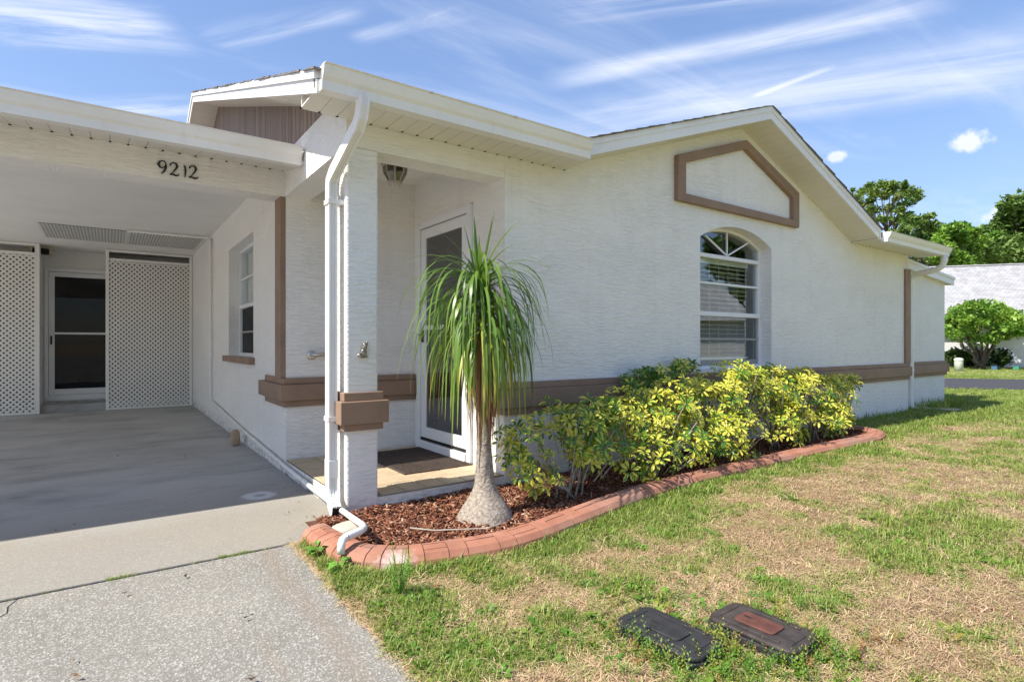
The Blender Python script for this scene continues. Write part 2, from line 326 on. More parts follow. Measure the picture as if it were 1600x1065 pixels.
def m_varieg():
    m, nt, b = nodes('variegated_leaf')
    at = nt.nodes.new('ShaderNodeAttribute'); at.attribute_type = 'GEOMETRY'; at.attribute_name = 'green'
    oi = nt.nodes.new('ShaderNodeObjectInfo')
    n = tnoise(nt, mapped(nt, (1, 1, 1)), 45, 4, .65)
    ad = nt.nodes.new('ShaderNodeMath'); ad.operation = 'ADD'; nt.links.new(at.outputs['Fac'], ad.inputs[0]); nt.links.new(n, ad.inputs[1])
    ad2 = nt.nodes.new('ShaderNodeMath'); ad2.operation = 'MULTIPLY_ADD'; nt.links.new(oi.outputs['Random'], ad2.inputs[0]); ad2.inputs[1].default_value = .22; nt.links.new(ad.outputs[0], ad2.inputs[2])
    c = ramp(nt, ad2.outputs[0], [(.70, (.76, .70, .11)), (.84, (.66, .66, .06)), (.94, (.32, .45, .04)), (1.0, (.08, .21, .024))])
    nt.links.new(c, b.inputs['Base Color']); b.inputs['Roughness'].default_value = .34; b.inputs['Specular IOR Level'].default_value = .5
    tr = nt.nodes.new('ShaderNodeBsdfTranslucent'); nt.links.new(c, tr.inputs[0])
    mx = nt.nodes.new('ShaderNodeMixShader'); mx.inputs[0].default_value = .33
    nt.links.new(b.outputs[0], mx.inputs[1]); nt.links.new(tr.outputs[0], mx.inputs[2]); nt.links.new(mx.outputs[0], nt.nodes['Material Output'].inputs[0])
    return m
MAT['varieg'] = m_varieg()
def m_palmleaf():
    m, nt, b = nodes('strap_leaf')
    at = nt.nodes.new('ShaderNodeAttribute'); at.attribute_type = 'GEOMETRY'; at.attribute_name = 'age'
    c = ramp(nt, at.outputs['Fac'], [(0, (.095, .195, .035)), (.3, (.19, .31, .05)), (.55, (.36, .43, .07)), (.75, (.56, .50, .10)), (1, (.48, .32, .14))])
    nt.links.new(c, b.inputs['Base Color']); b.inputs['Roughness'].default_value = .35
    tr = nt.nodes.new('ShaderNodeBsdfTranslucent'); nt.links.new(c, tr.inputs[0])
    mx = nt.nodes.new('ShaderNodeMixShader'); mx.inputs[0].default_value = .35
    nt.links.new(b.outputs[0], mx.inputs[1]); nt.links.new(tr.outputs[0], mx.inputs[2]); nt.links.new(mx.outputs[0], nt.nodes['Material Output'].inputs[0])
    return m
MAT['strap'] = m_palmleaf()
def m_bark(name, a, c2, sc=(20, 20, 30), st=.7, dist=.012):
    m, nt, b = nodes(name); n = tnoise(nt, mapped(nt, sc), 1, 5, .65, .4)
    nt.links.new(ramp(nt, n, [(.3, a), (.65, c2)]), b.inputs['Base Color']); b.inputs['Roughness'].default_value = .9
    bump(nt, b, n, st, dist); return m
MAT['palmbark'] = m_bark('palm_bark', (.14, .11, .085), (.45, .39, .32), (48, 48, 66), 1.0, .010)
MAT['dryfibre'] = m_bark('dry_fibre', (.22, .10, .045), (.42, .23, .11), (60, 60, 8), .5)
MAT['twig'] = m_bark('twig_bark', (.26, .22, .17), (.42, .37, .31), (40, 40, 40))
MAT['treebark'] = m_bark('tree_bark', (.05, .04, .032), (.13, .105, .085), (4, 4, 1.5), .8, .05)
MAT['crown_pine'] = leafy('pine_foliage', [(0, (.085, .17, .025)), (.5, (.16, .255, .045)), (1, (.26, .33, .075))], kind='GEOMETRY', trans=.3, rough=.6)
MAT['crown_oak'] = leafy('oak_foliage', [(0, (.07, .15, .025)), (.5, (.13, .22, .045)), (1, (.20, .29, .07))], kind='GEOMETRY', trans=.35, rough=.6)
MAT['crown_ligustrum'] = leafy('ligustrum_foliage', [(0, (.09, .21, .02)), (.5, (.18, .34, .04)), (1, (.32, .46, .07))], kind='GEOMETRY', trans=.35, rough=.5)
MAT['crown_dark'] = leafy('dark_shrub_foliage', [(0, (.02, .05, .012)), (.6, (.045, .09, .02)), (1, (.09, .14, .03))], kind='GEOMETRY', trans=.25)
MAT['cream'] = simple('cream_plastic', (.56, .48, .33), .5)
MAT['box_beige'] = simple('pale_green_box', (.50, .54, .46), .6)
MAT['flag_blue'] = simple('blue_flag', (.06, .17, .30), .6)
MAT['flag_green'] = simple('green_flag', (.05, .30, .20), .6)
MAT['blind'] = simple('blind_slat_white', (.78, .78, .75), .5)
MAT['doorgrey'] = simple('grey_door_paint', (.30, .29, .27), .5)
MAT['pane_dark'] = simple('dark_window_pane', (.03, .035, .04), .12)
MAT['far_wall'] = simple('pale_far_wall', (.66, .66, .67), .9, var=.04, vscale=1)

# ------------------------------------------------------------------ building helpers
WL = {}
def thing(name, label, cat, loc=(0, 0, 0), group=None):
    o = bpy.data.objects.new(name, None); COL.objects.link(o); o.location = loc; o.empty_display_size = .1
    o['label'] = label; o['category'] = cat
    if group: o['group'] = group
    WL[o.name] = Vector(loc); return o
def tag(o, label=None, cat=None, group=None, kind=None):
    if label: o['label'] = label
    if cat: o['category'] = cat
    if group: o['group'] = group
    if kind: o['kind'] = kind
    return o
def link(name, me, parent=None, mat=None):
    o = bpy.data.objects.new(name, me); COL.objects.link(o)
    if mat is not None:
        me.materials.clear(); me.materials.append(MAT[mat] if isinstance(mat, str) else mat)
    if parent is not None: o.parent = parent; WL[o.name] = WL[parent.name].copy()
    else: WL[o.name] = Vector((0, 0, 0))
    return o
class MB:
    def __init__(s): s.v = []; s.f = []
    def add(s, vs, fs):
        n = len(s.v); s.v += [tuple(v) for v in vs]; s.f += [tuple(i+n for i in f) for f in fs]; return s
    def box(s, x0, x1, y0, y1, z0, z1):
        return s.add([(x0, y0, z0), (x1, y0, z0), (x1, y1, z0), (x0, y1, z0), (x0, y0, z1), (x1, y0, z1), (x1, y1, z1), (x0, y1, z1)],
                     [(3, 2, 1, 0), (4, 5, 6, 7), (0, 1, 5, 4), (1, 2, 6, 5), (2, 3, 7, 6), (3, 0, 4, 7)])
    def prism(s, pts, vec):
        """planar polygon pts swept along vec"""
        n = len(pts); v = Vector(vec); a = [Vector(p) for p in pts]
        return s.add(a+[p+v for p in a], [tuple(range(n))[::-1], tuple(range(n, 2*n))]+[(i, (i+1) % n, n+(i+1) % n, n+i) for i in range(n)])
    def beam(s, p, q, w, h, up=(0, 0, 1)):
        p = Vector(p); q = Vector(q); d = (q-p).normalized(); sd = d.cross(Vector(up)).normalized(); u = sd.cross(d)
        return s.prism([p-sd*w/2-u*h/2, p+sd*w/2-u*h/2, p+sd*w/2+u*h/2, p-sd*w/2+u*h/2], q-p)
    def tube(s, pts, rad, n=10, cap=True, prof=None):
        """round (or profiled) tube along pts; rad number or list"""
        P = [Vector(p) for p in pts]; R = rad if isinstance(rad, (list, tuple)) else [rad]*len(P)
        rings = []; ref = None
        for i, p in enumerate(P):
            d = (P[min(i+1, len(P)-1)]-P[max(i-1, 0)]).normalized()
            if ref is None:
                ref = Vector((0, 0, 1)) if abs(d.z) < .9 else Vector((0, 1, 0))
            a = d.cross(ref)
            if a.length < 1e-4: a = d.cross(Vector((1, 0, 0)))
            a.normalize(); b = a.cross(d).normalized(); ref = b
            if prof: rings.append([p+a*u*R[i]+b*w*R[i] for u, w in prof])
            else: rings.append([p+(a*math.cos(t)+b*math.sin(t))*R[i] for t in [2*math.pi*k/n for k in range(n)]])
        m = len(rings[0]); vs = [v for r in rings for v in r]; fs = []
        for i in range(len(rings)-1):
            for k in range(m): fs.append((i*m+k, i*m+(k+1) % m, (i+1)*m+(k+1) % m, (i+1)*m+k))
        if cap: fs += [tuple(range(m))[::-1], tuple(range((len(rings)-1)*m, len(rings)*m))]
        return s.add(vs, fs)
    def lathe(s, prof, c, n=24, axis='z'):
        vs = []; fs = []; m = len(prof)
        for k in range(n):
            t = 2*math.pi*k/n
            for r, h in prof:
                p = (r*math.cos(t), r*math.sin(t), h) if axis == 'z' else (r*math.cos(t), h, r*math.sin(t))
                vs.append((c[0]+p[0], c[1]+p[1], c[2]+p[2]))
        for k in range(n):
            for i in range(m-1): fs.append((k*m+i, ((k+1) % n)*m+i, ((k+1) % n)*m+i+1, k*m+i+1))
        return s.add(vs, fs)
    def mesh(s, name, off=Vector((0, 0, 0)), smooth=False):
        me = bpy.data.meshes.new(name); me.from_pydata([tuple(Vector(v)-off) for v in s.v], [], s.f)
        bm = bmesh.new(); bm.from_mesh(me); bmesh.ops.recalc_face_normals(bm, faces=bm.faces); bm.to_mesh(me); bm.free()
        if smooth: me.polygons.foreach_set('use_smooth', [True]*len(me.polygons))
        me.update(); return me
    def build(s, name, mat, parent=None, smooth=False, bevel=0, seg=2):
        off = WL[parent.name] if parent is not None else Vector((0, 0, 0))
        o = link(name, s.mesh(name, off, smooth), parent, mat)
        if bevel:
            b = o.modifiers.new('bevel', 'BEVEL'); b.width = bevel; b.segments = seg; b.limit_method = 'ANGLE'; b.angle_limit = .6; b.harden_normals = False
        return o
def box(name, mat, parent, x0, x1, y0, y1, z0, z1, bevel=0):
    return MB().box(x0, x1, y0, y1, z0, z1).build(name, mat, parent, bevel=bevel)
def holed(outline, holes, fn, depth):
    """wall with openings: 2-D outline and holes -> 3-D by fn(u, v, w), w = 0 .. depth"""
    bm = bmesh.new(); loops = []
    for lp in [outline]+holes:
        vs = [bm.verts.new((u, v, 0)) for u, v in lp]; loops.append(vs)
        for i in range(len(vs)): bm.edges.new((vs[i], vs[(i+1) % len(vs)]))
    bmesh.ops.triangle_fill(bm, use_beauty=True, edges=bm.edges[:], use_dissolve=False)
    bm.verts.index_update(); vs = [v.co.copy() for v in bm.verts]; fs = [tuple(v.index for v in f.verts) for f in bm.faces]; idx = [[v.index for v in l] for l in loops]
    bm.free(); n = len(vs); mb = MB()
    V = [fn(c.x, c.y, 0) for c in vs]+[fn(c.x, c.y, depth) for c in vs]; F = fs+[tuple(i+n for i in f[::-1]) for f in fs]
    for l in idx:
        for i in range(len(l)): a, b = l[i], l[(i+1) % len(l)]; F.append((a, b, b+n, a+n))
    return mb.add(V, F)

# ------------------------------------------------------------------ the ground
def hgt(x, y):
    t = np.clip((np.asarray(x, float)-1)/3, 0, 1); return .06*t*t*(3-2*t)
def gz(x, y): return hgt(x, y)+(fbm(x*2.2, y*2.2, 3, 3)-.5)*.02*(np.abs(y) < 6)*(np.abs(x-5) < 12)
def vnoise(x, y, seed=0):
    def h(i, j):
        n = np.sin(i*127.1+j*311.7+seed*74.7)*43758.5453; return n-np.floor(n)
    xi = np.floor(x); yi = np.floor(y); fx = x-xi; fy = y-yi; fx = fx*fx*(3-2*fx); fy = fy*fy*(3-2*fy)
    return (h(xi, yi)*(1-fx)+h(xi+1, yi)*fx)*(1-fy)+(h(xi, yi+1)*(1-fx)+h(xi+1, yi+1)*fx)*fy
def fbm(x, y, seed=0, oct=4):
    s = 0; a = .5; t = 0
    for k in range(oct): s = s+a*vnoise(x*2**k, y*2**k, seed+k*3.1); t += a; a *= .55
    return s/t
OUT = [(0.835, 3.17), (0.845, 2.90), (0.87, 2.62), (1.00, 2.455), (1.32, 2.372), (1.53, 2.31), (1.83, 2.315), (2.17, 2.375), (2.56, 2.43), (3.10, 2.48), (3.70, 2.47), (4.35, 2.48), (5.2, 2.50), (6.05, 2.48), (6.6, 2.50), (6.93, 2.62), (7.05, 2.80), (7.05, 3.03), (6.95, 3.2)]
INN = [(1.00, 3.13), (1.03, 2.90), (1.08, 2.74), (1.17, 2.64), (1.40, 2.535), (1.60, 2.475), (1.85, 2.468), (2.18, 2.525), (2.57, 2.58), (3.10, 2.63), (3.70, 2.62), (4.35, 2.63), (5.2, 2.65), (6.0, 2.63), (6.45, 2.645), (6.72, 2.72), (6.84, 2.86), (6.86, 3.01), (6.78, 3.12)]
def curb_y(x):     # outer edge of the curb at x
    return np.interp(x, [p[0] for p in OUT[2:16]], [p[1] for p in OUT[2:16]])
def green(x, y):
    """how green the lawn is (0 straw .. 1 green)"""
    x = np.asarray(x, float); y = np.asarray(y, float)
    a = fbm(x*1.7+3.3, y*1.7+9.1, 5, 4); b = fbm(x*6.5, y*6.5, 11, 3)
    g = (a-.5)*2.1+(b-.5)*2.0+.56
    d = curb_y(x)-y; g = g+.75*np.exp(-np.clip(d, 0, 9)**2/.13)
    g = g+.55*np.exp(-((x-.93)**2/.03+(y-2.2)**2/.4))                    # by the driveway edge
    g = g+.75*np.exp(-((x-2.02)**2/.06+(y-1.30)**2/.06))+.5*np.exp(-((x-1.6)**2/.07+(y-1.0)**2/.05))+.5*np.exp(-((x-1.0)**2/.03+(y-1.62)**2/.03))
    g = g+.45*np.clip((x-6.5)/5, 0, 1)+.35*np.exp(-((y-3.2)**2/.2+np.clip(7.2-x, 0, 9)**2/.3))
    g = g-.55*np.exp(-((x-1.55)**2/.25+(y-1.95)**2/.06))-.45*np.exp(-((x-2.6)**2/.5+(y-1.55)**2/.12))-.4*np.exp(-((x-4.6)**2/1.2+(y-2.0)**2/.05))-.5*np.exp(-((x-8.2)**2/2.2+(y-2.35)**2/.05))
    g = g-1.1*np.exp(-((x-1.16)**2/.03+(y-2.27)**2/.010))
    return np.clip(g, 0, 1)
def tensor(name, xs, ys, hf, parent=None):
    X, Y = np.meshgrid(xs, ys, indexing='ij'); Z = hf(X, Y); nx, ny = X.shape
    v = np.stack([X, Y, Z], -1).reshape(-1, 3); i = np.arange(nx*ny).reshape(nx, ny)
    f = np.stack([i[:-1, :-1], i[1:, :-1], i[1:, 1:], i[:-1, 1:]], -1).reshape(-1, 4)
    return fast_mesh(name, v, f), X, Y
def fast_mesh(name, v, f):
    me = bpy.data.meshes.new(name); v = np.asarray(v, np.float32); f = np.asarray(f, np.int32); k = f.shape[1]
    me.vertices.add(len(v)); me.vertices.foreach_set('co', v.ravel()); me.loops.add(f.size); me.loops.foreach_set('vertex_index', f.ravel())
    me.polygons.add(len(f)); me.polygons.foreach_set('loop_start', np.arange(0, f.size, k, dtype=np.int32)); me.polygons.foreach_set('loop_total', np.full(len(f), k, np.int32))
    me.update(); me.validate(); return me
def fattr(me, name, vals, dom='POINT'):
    a = me.attributes.new(name, 'FLOAT', dom); a.data.foreach_set('value', np.asarray(vals, np.float32).ravel())
def lawn():
    xs = np.unique(np.concatenate([-np.geomspace(.6, 900, 24)[::-1]+.8, np.linspace(.8, 9, 206), 9+np.geomspace(.1, 1500, 40)]))
    ys = np.unique(np.concatenate([-np.geomspace(.1, 900, 30)[::-1]-.0, np.linspace(0, 3.5, 90), 3.5+np.geomspace(.1, 1500, 40)]))
    def hf(X, Y):
        base = gz(X, Y)
        sunk = (X < .80) | ((Y > 3.3) & (X < 9.6) & (X > -30) & (Y < 14))
        bed = (X < 6.9) & (Y > curb_y(X)+.06) & (X > .90)
        return np.where(sunk | bed, -.12, base)
    me, X, Y = tensor('lawn', xs, ys, hf); fattr(me, 'green', np.where(X < .87, .12, green(X, Y)))
    m, nt, b = nodes('lawn_soil')
    at = nt.nodes.new('ShaderNodeAttribute'); at.attribute_name = 'green'
    n1 = tnoise(nt, mapped(nt, (1, 1, 1)), 3.0, 7, .7); n2 = tnoise(nt, mapped(nt, (1, 1, 1)), 85, 4, .75)
    st = tnoise(nt, mapped(nt, (160, 35, 1), rot=(0, 0, .7)), 1, 3, .7)
    straw = mixc(nt, n2, (.25, .165, .10), (.56, .41, .27)); straw = mixc(nt, ramp(nt, st, [(.5, 0), (.7, .6)]), straw, (.62, .48, .33))
    gr = mixc(nt, n2, (.10, .17, .03), (.27, .33, .075))
    ad = nt.nodes.new('ShaderNodeMath'); ad.operation = 'MULTIPLY_ADD'; nt.links.new(n1, ad.inputs[0]); ad.inputs[1].default_value = .7; nt.links.new(at.outputs['Fac'], ad.inputs[2])
    c = mixc(nt, ramp(nt, ad.outputs[0], [(.40, 0), (1.15, .75)]), straw, gr)
    bare = tnoise(nt, mapped(nt, (1, 1, 1)), 5.5, 5, .7); c = mixc(nt, ramp(nt, bare, [(.62, 0), (.72, .7)]), c, (.20, .14, .095))
    nt.links.new(c, b.inputs['Base Color']); b.inputs['Roughness'].default_value = .95; b.inputs['Specular IOR Level'].default_value = .15
    bump(nt, b, n2, .7, .01)
    o = link('lawn', me, None, m); tag(o, 'patchy lawn of green grass and straw coloured thatch', kind='structure')
lawn()
o = MB().box(-14, .80, -40, 3.135, -.16, 0).build('driveway', 'concrete', None, bevel=.008); tag(o, 'pale shell concrete driveway with worn edge', kind='structure')
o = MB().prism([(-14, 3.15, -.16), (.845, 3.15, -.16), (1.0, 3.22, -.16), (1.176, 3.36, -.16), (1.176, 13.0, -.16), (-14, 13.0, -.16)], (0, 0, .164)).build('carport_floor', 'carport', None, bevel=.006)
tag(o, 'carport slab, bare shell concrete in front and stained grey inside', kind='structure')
o = MB().box(-14, .84, 3.133, 3.152, -.16, -.018).build('expansion_joint', 'mulch', None); tag(o, 'dark gap between driveway and carport slab', kind='structure')
def road():
    # street crossing behind the house on the right: strip across direction n
    n = Vector((.8, .6, 0)); t = Vector((.6, -.8, 0)); z = .075
    a, b = 15.1, 19.4
    mb = MB(); q = [n*a+t*-60, n*a+t*60, n*b+t*60, n*b+t*-60]
    mb.prism([(p.x, p.y, .0) for p in q], (0, 0, z)); o = mb.build('street', 'asphalt', None); tag(o, 'dark asphalt street beyond the house', kind='structure')
road()
# planting bed
def bed():
    def hf(X, Y): return .025+(fbm(X*3, Y*3, 21, 3)-.5)*.05+.035*np.clip((X-1.5)/3, 0, 1)
    xs = np.linspace(.92, 6.98, 220); ys = np.linspace(2.36, 3.40, 44)
    me, X, Y = tensor('mulch_bed', xs, ys, hf)
    bm = bmesh.new(); bm.from_mesh(me)
    kill = [f for f in bm.faces if (lambda c: c.y < float(np.interp(c.x, [p[0] for p in INN[3:16]], [p[1] for p in INN[3:16]]))-.05 or (c.x < 1.18 and c.y > 3.36) or (c.x < 1.0 and c.y < 2.75))(f.calc_center_median())]
    bmesh.ops.delete(bm, geom=kill, context='FACES'); bm.to_mesh(me); bm.free()
    me.polygons.foreach_set('use_smooth', [True]*len(me.polygons))
    o = link('mulch_bed', me, None, 'mulch'); tag(o, 'planting bed of red brown bark mulch along the house wall', kind='structure')
bed()
# ------------------------------------------------------------------ the house
A = 3.36; P = 4.84; XW = 1.18; XD = 2.34; T = .12; SO = 2.43; SR = 2.37; ZB = 2.275; SL = .34
house = thing('house', 'white stucco bungalow with brown trim, arched window and carport', 'house', (2, 5, 0))
H = house
def arch(x0, x1, z0, zs, rise, n=16):
    c = (x1-x0)/2; R = (c*c+rise*rise)/(2*rise); th = math.asin(c/R); xm = (x0+x1)/2
    return [(x0, z0), (x1, z0)]+[(xm+R*math.sin(th-2*th*k/n), zs+rise-R+R*math.cos(th-2*th*k/n)) for k in range(n+1)]
WX0, WX1, WZ0, WZS, WR = 4.634, 5.895, .82, 2.108, .155
# gabled long wall
PK = 5.33
o = holed([(XD, -.1), (9.60, -.1), (9.60, SR+.012), (7.80, SR+.012), (PK, 3.325), (2.90, 2.488), (2.895, SO+.01), (XD, SO)], [arch(WX0, WX1, WZ0, WZS, WR)], lambda u, v, w: (u, A+w, v), .22).build('wall', 'stucco', H)
o['label'] = 'long white stucco gable wall with the arched window'
# wall holding the front door (faces the carport side)
o = holed([(A+.22, -.1), (P+.01, -.1), (P+.01, 2.56), (A+.22, 2.56)], [[(3.80, T-.02), (4.76, T-.02), (4.76, 2.19), (3.80, 2.19)]], lambda u, v, w: (XD+w, u, v), .2).build('wall', 'stucco', H)
# porch back wall + carport side wall with its window
MB().box(XW, XD+.2, P, P+.2, -.1, 2.60).build('wall', 'stucco', H)
CW = [(6.12, .93), (7.545, .93), (7.545, 2.20), (6.12, 2.20)]
holed([(P+.2, -.1), (13.0, -.1), (13.0, 2.64), (P+.2, 2.64)], [CW], lambda u, v, w: (XW+w, u, v), .2).build('wall', 'stucco', H)
# carport back wall with side-door opening; unseen left side kept open so sunlight bounces in
DB = 11.85
holed([(-3.8, -.1), (XW, -.1), (XW, 2.66), (-3.8, 2.66)], [[(-.83, .14), (.10, .14), (.10, 2.29), (-.83, 2.29)]], lambda u, v, w: (u, DB+w, v), .15).build('wall', 'stucco', H)
MB().box(-3.95, -3.75, P, P+.2, -.1, ZB).build('column', 'stucco', H)
MB().box(-3.95, -3.75, P+.22, 13.0, 2.30, 2.62).build('beam', 'stucco', H)
MB().box(XW, 9.6, 13.5, 13.7, -.1, 2.5).build('wall', 'stucco', H)
MB().box(9.4, 9.6, A+.22, 13.5, -.1, 2.37).build('wall', 'stucco', H)
# interior partitions behind the windows, coloured dark for the shade of dim rooms
MB().box(2.56, 9.38, 6.6, 6.7, 0, 2.5).build('shade_partition', 'interior', H)
MB().box(2.30, 2.38, P+.22, 13.4, 0, 2.6).build('shade_partition', 'interior', H)
MB().box(-.92, -.862, 11.19, DB, -.05, 2.60).build('shade_partition', 'stucco', H); MB().box(-.043, .0, 11.205, DB, -.05, 2.60).build('shade_partition', 'stucco', H)  # closet side walls, added to keep light out behind the lattice
MB().box(.004, XW-.004, 11.70, 11.72, .116, 2.45).build('shade_partition', 'interior', H); MB().box(-3.78, -.925, 11.70, 11.72, .116, 2.45).build('shade_partition', 'interior', H)  # dark sheets added so the lattice holes read as closet shade
# carport: beam, ceiling, step
MB().box(-4.0, XW, P, P+.22, ZB, 2.62).build('beam', 'stucco', H)['label'] = 'white beam over the carport opening'
MB().box(-3.8, XW, P+.22, DB, 2.60, 2.66).build('ceiling', 'ceiling', H)
MB().box(-3.8, XW, 11.32, DB, -.05, .115).build('step', 'carport', H)
# right block, set back
o = MB().prism([(9.62, 3.48, -.1), (11.46, 3.48, -.1), (11.46, 3.48, 2.08), (9.62, 3.48, 2.208)], (0, .2, 0)).build('wall', 'stucco', H)
MB().box(11.26, 11.46, 3.68, 12, -.1, 2.1).build('wall', 'stucco', H)
# column + porch beams
MB().box(1.17, 1.372, A, A+.19, -.1, ZB).build('column', 'stucco', H, bevel=.012)
MB().box(1.172, XD, A+.004, A+.20, ZB, SO+.02).build('header_beam', 'stucco', H)
MB().box(1.172, 1.375, A+.20, P, ZB, 2.62).build('header_beam', 'stucco', H)
MB().box(1.375, XD, A+.20, P, 2.56, 2.62).build('ceiling', 'ceiling', H)
# trim: three-stepped band
def band_x(x0, x1, y, s=1, xe0=0, xe1=0):
    mb = MB()
    mb.box(x0-.055*xe0, x1+.055*xe1, y-.055, y, .603, .737); mb.box(x0-.028*xe0, x1+.028*xe1, y-.028, y, .552, .603); mb.box(x0-.028*xe0, x1+.028*xe1, y-.028, y, .737, .790)
    return mb
band_x(XD, 9.60, A, xe0=1).box(XD-.055, XD, A, 3.70, .603, .737).box(XD-.028, XD, A, 3.70, .552, .603).box(XD-.028, XD, A, 3.70, .737, .79).build('trim_band', 'brown', H, bevel=.006)
band_x(9.66, 11.46, 3.48, xe1=1).box(11.46, 11.515, 3.48, 5, .603, .737).build('trim_band', 'brown', H, bevel=.006)
mb = band_x(XW, 2.335, P, xe0=1)
mb.box(XW-.055, XW, P, 5.62, .603, .737).box(XW-.028, XW, P, 5.48, .552, .603).box(XW-.028, XW, P, 5.48, .737, .79)
mb.build('trim_band', 'brown', H, bevel=.006)
mb = MB().box(1.118, 1.424, A-.052, A+.24, .583, .722)
mb.box(1.145, 1.397, A-.026, A+.215, .540, .583).box(1.145, 1.397, A-.026, A+.215, .722, .775)
mb.build('column_cap', 'brown', H, bevel=.005)
MB().box(XW-.045, XW-.001, P+.001, 5.02, .79, ZB).build('corner_trim', 'brown', H, bevel=.004)
MB().box(9.44, 9.615, A-.03, A-.001, .79, 2.16).build('corner_trim', 'brown', H, bevel=.004)
# gable ornament: a five-sided brown frame
ped = [(4.243, 2.388), (6.387, 2.388), (6.387, 2.785), (5.342, 3.167), (4.243, 2.805)]; pin = [(4.355, 2.465), (6.268, 2.465), (6.268, 2.712), (5.342, 3.078), (4.355, 2.752)]
mb = MB(); n = 5
for w, sg in ((0, 1), (-.06, -1)):
    pass
vs = [(x, A-.001, z) for x, z in ped]+[(x, A-.001, z) for x, z in pin]+[(x, A-.055, z) for x, z in ped]+[(x, A-.055, z) for x, z in pin]
fs = []
for i in range(n):
    j = (i+1) % n; fs += [(10+i, 10+j, 15+j, 15+i), (i, j, 10+j, 10+i), (5+j, 5+i, 15+i, 15+j), (j, i, 5+i, 5+j)]
mb.add(vs, fs).build('gable_frame', 'brown', H, bevel=.008)

# porch step with tiles
po = MB().box(XW+.003, XD, A+.003, P, -.1, T-.013).build('porch_step', 'stucco', H)
MB().box(XW+.008, XD, A+.010, P, T-.0128, T-.0045).build('grout', 'grout', po)
rs = random.Random(3); xs = [1.184, 1.40, 1.565, 1.72, 1.872, 2.025, 2.178, 2.332]
ys = [A+.012, 3.61, 3.86, 4.11, 4.36, 4.61, 4.825]
for i in range(len(xs)-1):
    for j in range(len(ys)-1):
        if j == 0 and i == 0: continue
        dz = rs.uniform(-.0015, .0015); g = .004
        MB().box(xs[i]+g, xs[i+1]-g, ys[j]+g, ys[j+1]-g, T-.013, T+dz).build('tile', 'tile', po, bevel=.002, seg=1)
# ---------------- windows
FR = 'frame'
def big_window():
    y = 3.49; x0, x1, z0 = WX0, WX1, WZ0
    w = MB()
    t = .03
    o_ = arch(x0, x1, z0, WZS, WR); i_ = arch(x0+t, x1-t, z0+t, WZS-.01, WR-.015)
    frame = holed(o_, [i_], lambda u, v, q: (u, y+q, v), .07).build('window', FR, H); frame['label'] = 'arched white window with blinds behind its glass'
    W = frame
    box('transom_bar', FR, W, x0+t, x1-t, y-.012, y+.05, 1.945, 1.985, .004)
    box('meeting_rail', FR, W, x0+t, x1-t, y-.02, y+.045, 1.352, 1.398, .004)
    box('glazing_bar', FR, W, x0+t, x1-t, y-.004, y+.02, 1.676, 1.700, .003); box('glazing_bar', 'doorgrey', W, x0+t, x1-t, y+.006, y+.03, 1.108, 1.132, .003)
    c = Vector((5.27, y+.004, 1.99))
    for q in ((4.90, 2.165), (5.27, 2.255), (5.655, 2.165)):
        MB().beam(c, (q[0], y+.004, q[1]), .015, .015, (0, 1, 0)).build('fan_bar', FR, W)
    sash = MB()
    for s in (x0+t, x1-t-.028): sash.box(s, s+.028, y+.012, y+.045, z0+t, 1.36)
    sash.box(x0+t+.028, x1-t-.028, y+.012, y+.045, z0+t, z0+t+.05)
    sash.build('sash', 'doorgrey', W, bevel=.003)
    for s in (x0+t, x1-t-.02): box('stile', FR, W, s, s+.02, y+.0, y+.04, 1.398, 1.945, .003)
    box('sill', FR, W, x0, x1, y-.03, y, z0-.001, z0+.028, .004)
    box('pane', 'glass', W, x0+t, x1-t, y+.024, y+.028, z0+t, 1.945)
    a2 = arch(x0+t, x1-t, 1.985, WZS-.01, WR-.015)
    holed(a2, [], lambda u, v, q: (u, y+.024+q, v), .004).build('pane', 'glass', W)
    # blinds
    yb = y+.10
    box('blind_rail', 'blind', W, x0+.035, x1-.11, yb-.02, yb+.02, 1.905, 1.95)
    z = 1.875
    me = None
    while z > .93:
        d = math.radians(-12)
        if me is None:
            mb = MB(); mb.prism([(x0+.035, yb-.024*math.cos(d), -.024*math.sin(d)), (x0+.035, yb, .003), (x0+.035, yb+.024*math.cos(d), .024*math.sin(d)), (x0+.035, yb, .0)], (x1-.11-x0-.035, 0, 0))
            s0 = mb.build('blind_slat', 'blind', W); me = s0.data; s0.location.z = z
        else:
            s1 = link('blind_slat', me, W); s1.location.z = z
        z -= .0465
    for k in range(7):
        x = x0+.10+k*.165
        MB().box(x, x+.004, yb-.028, yb-.025, .93, 1.9).build('ladder_cord', 'blind', W)
    box('blind_rail', 'blind', W, x0+.035, x1-.11, yb-.015, yb+.015, .905, .93)
big_window()
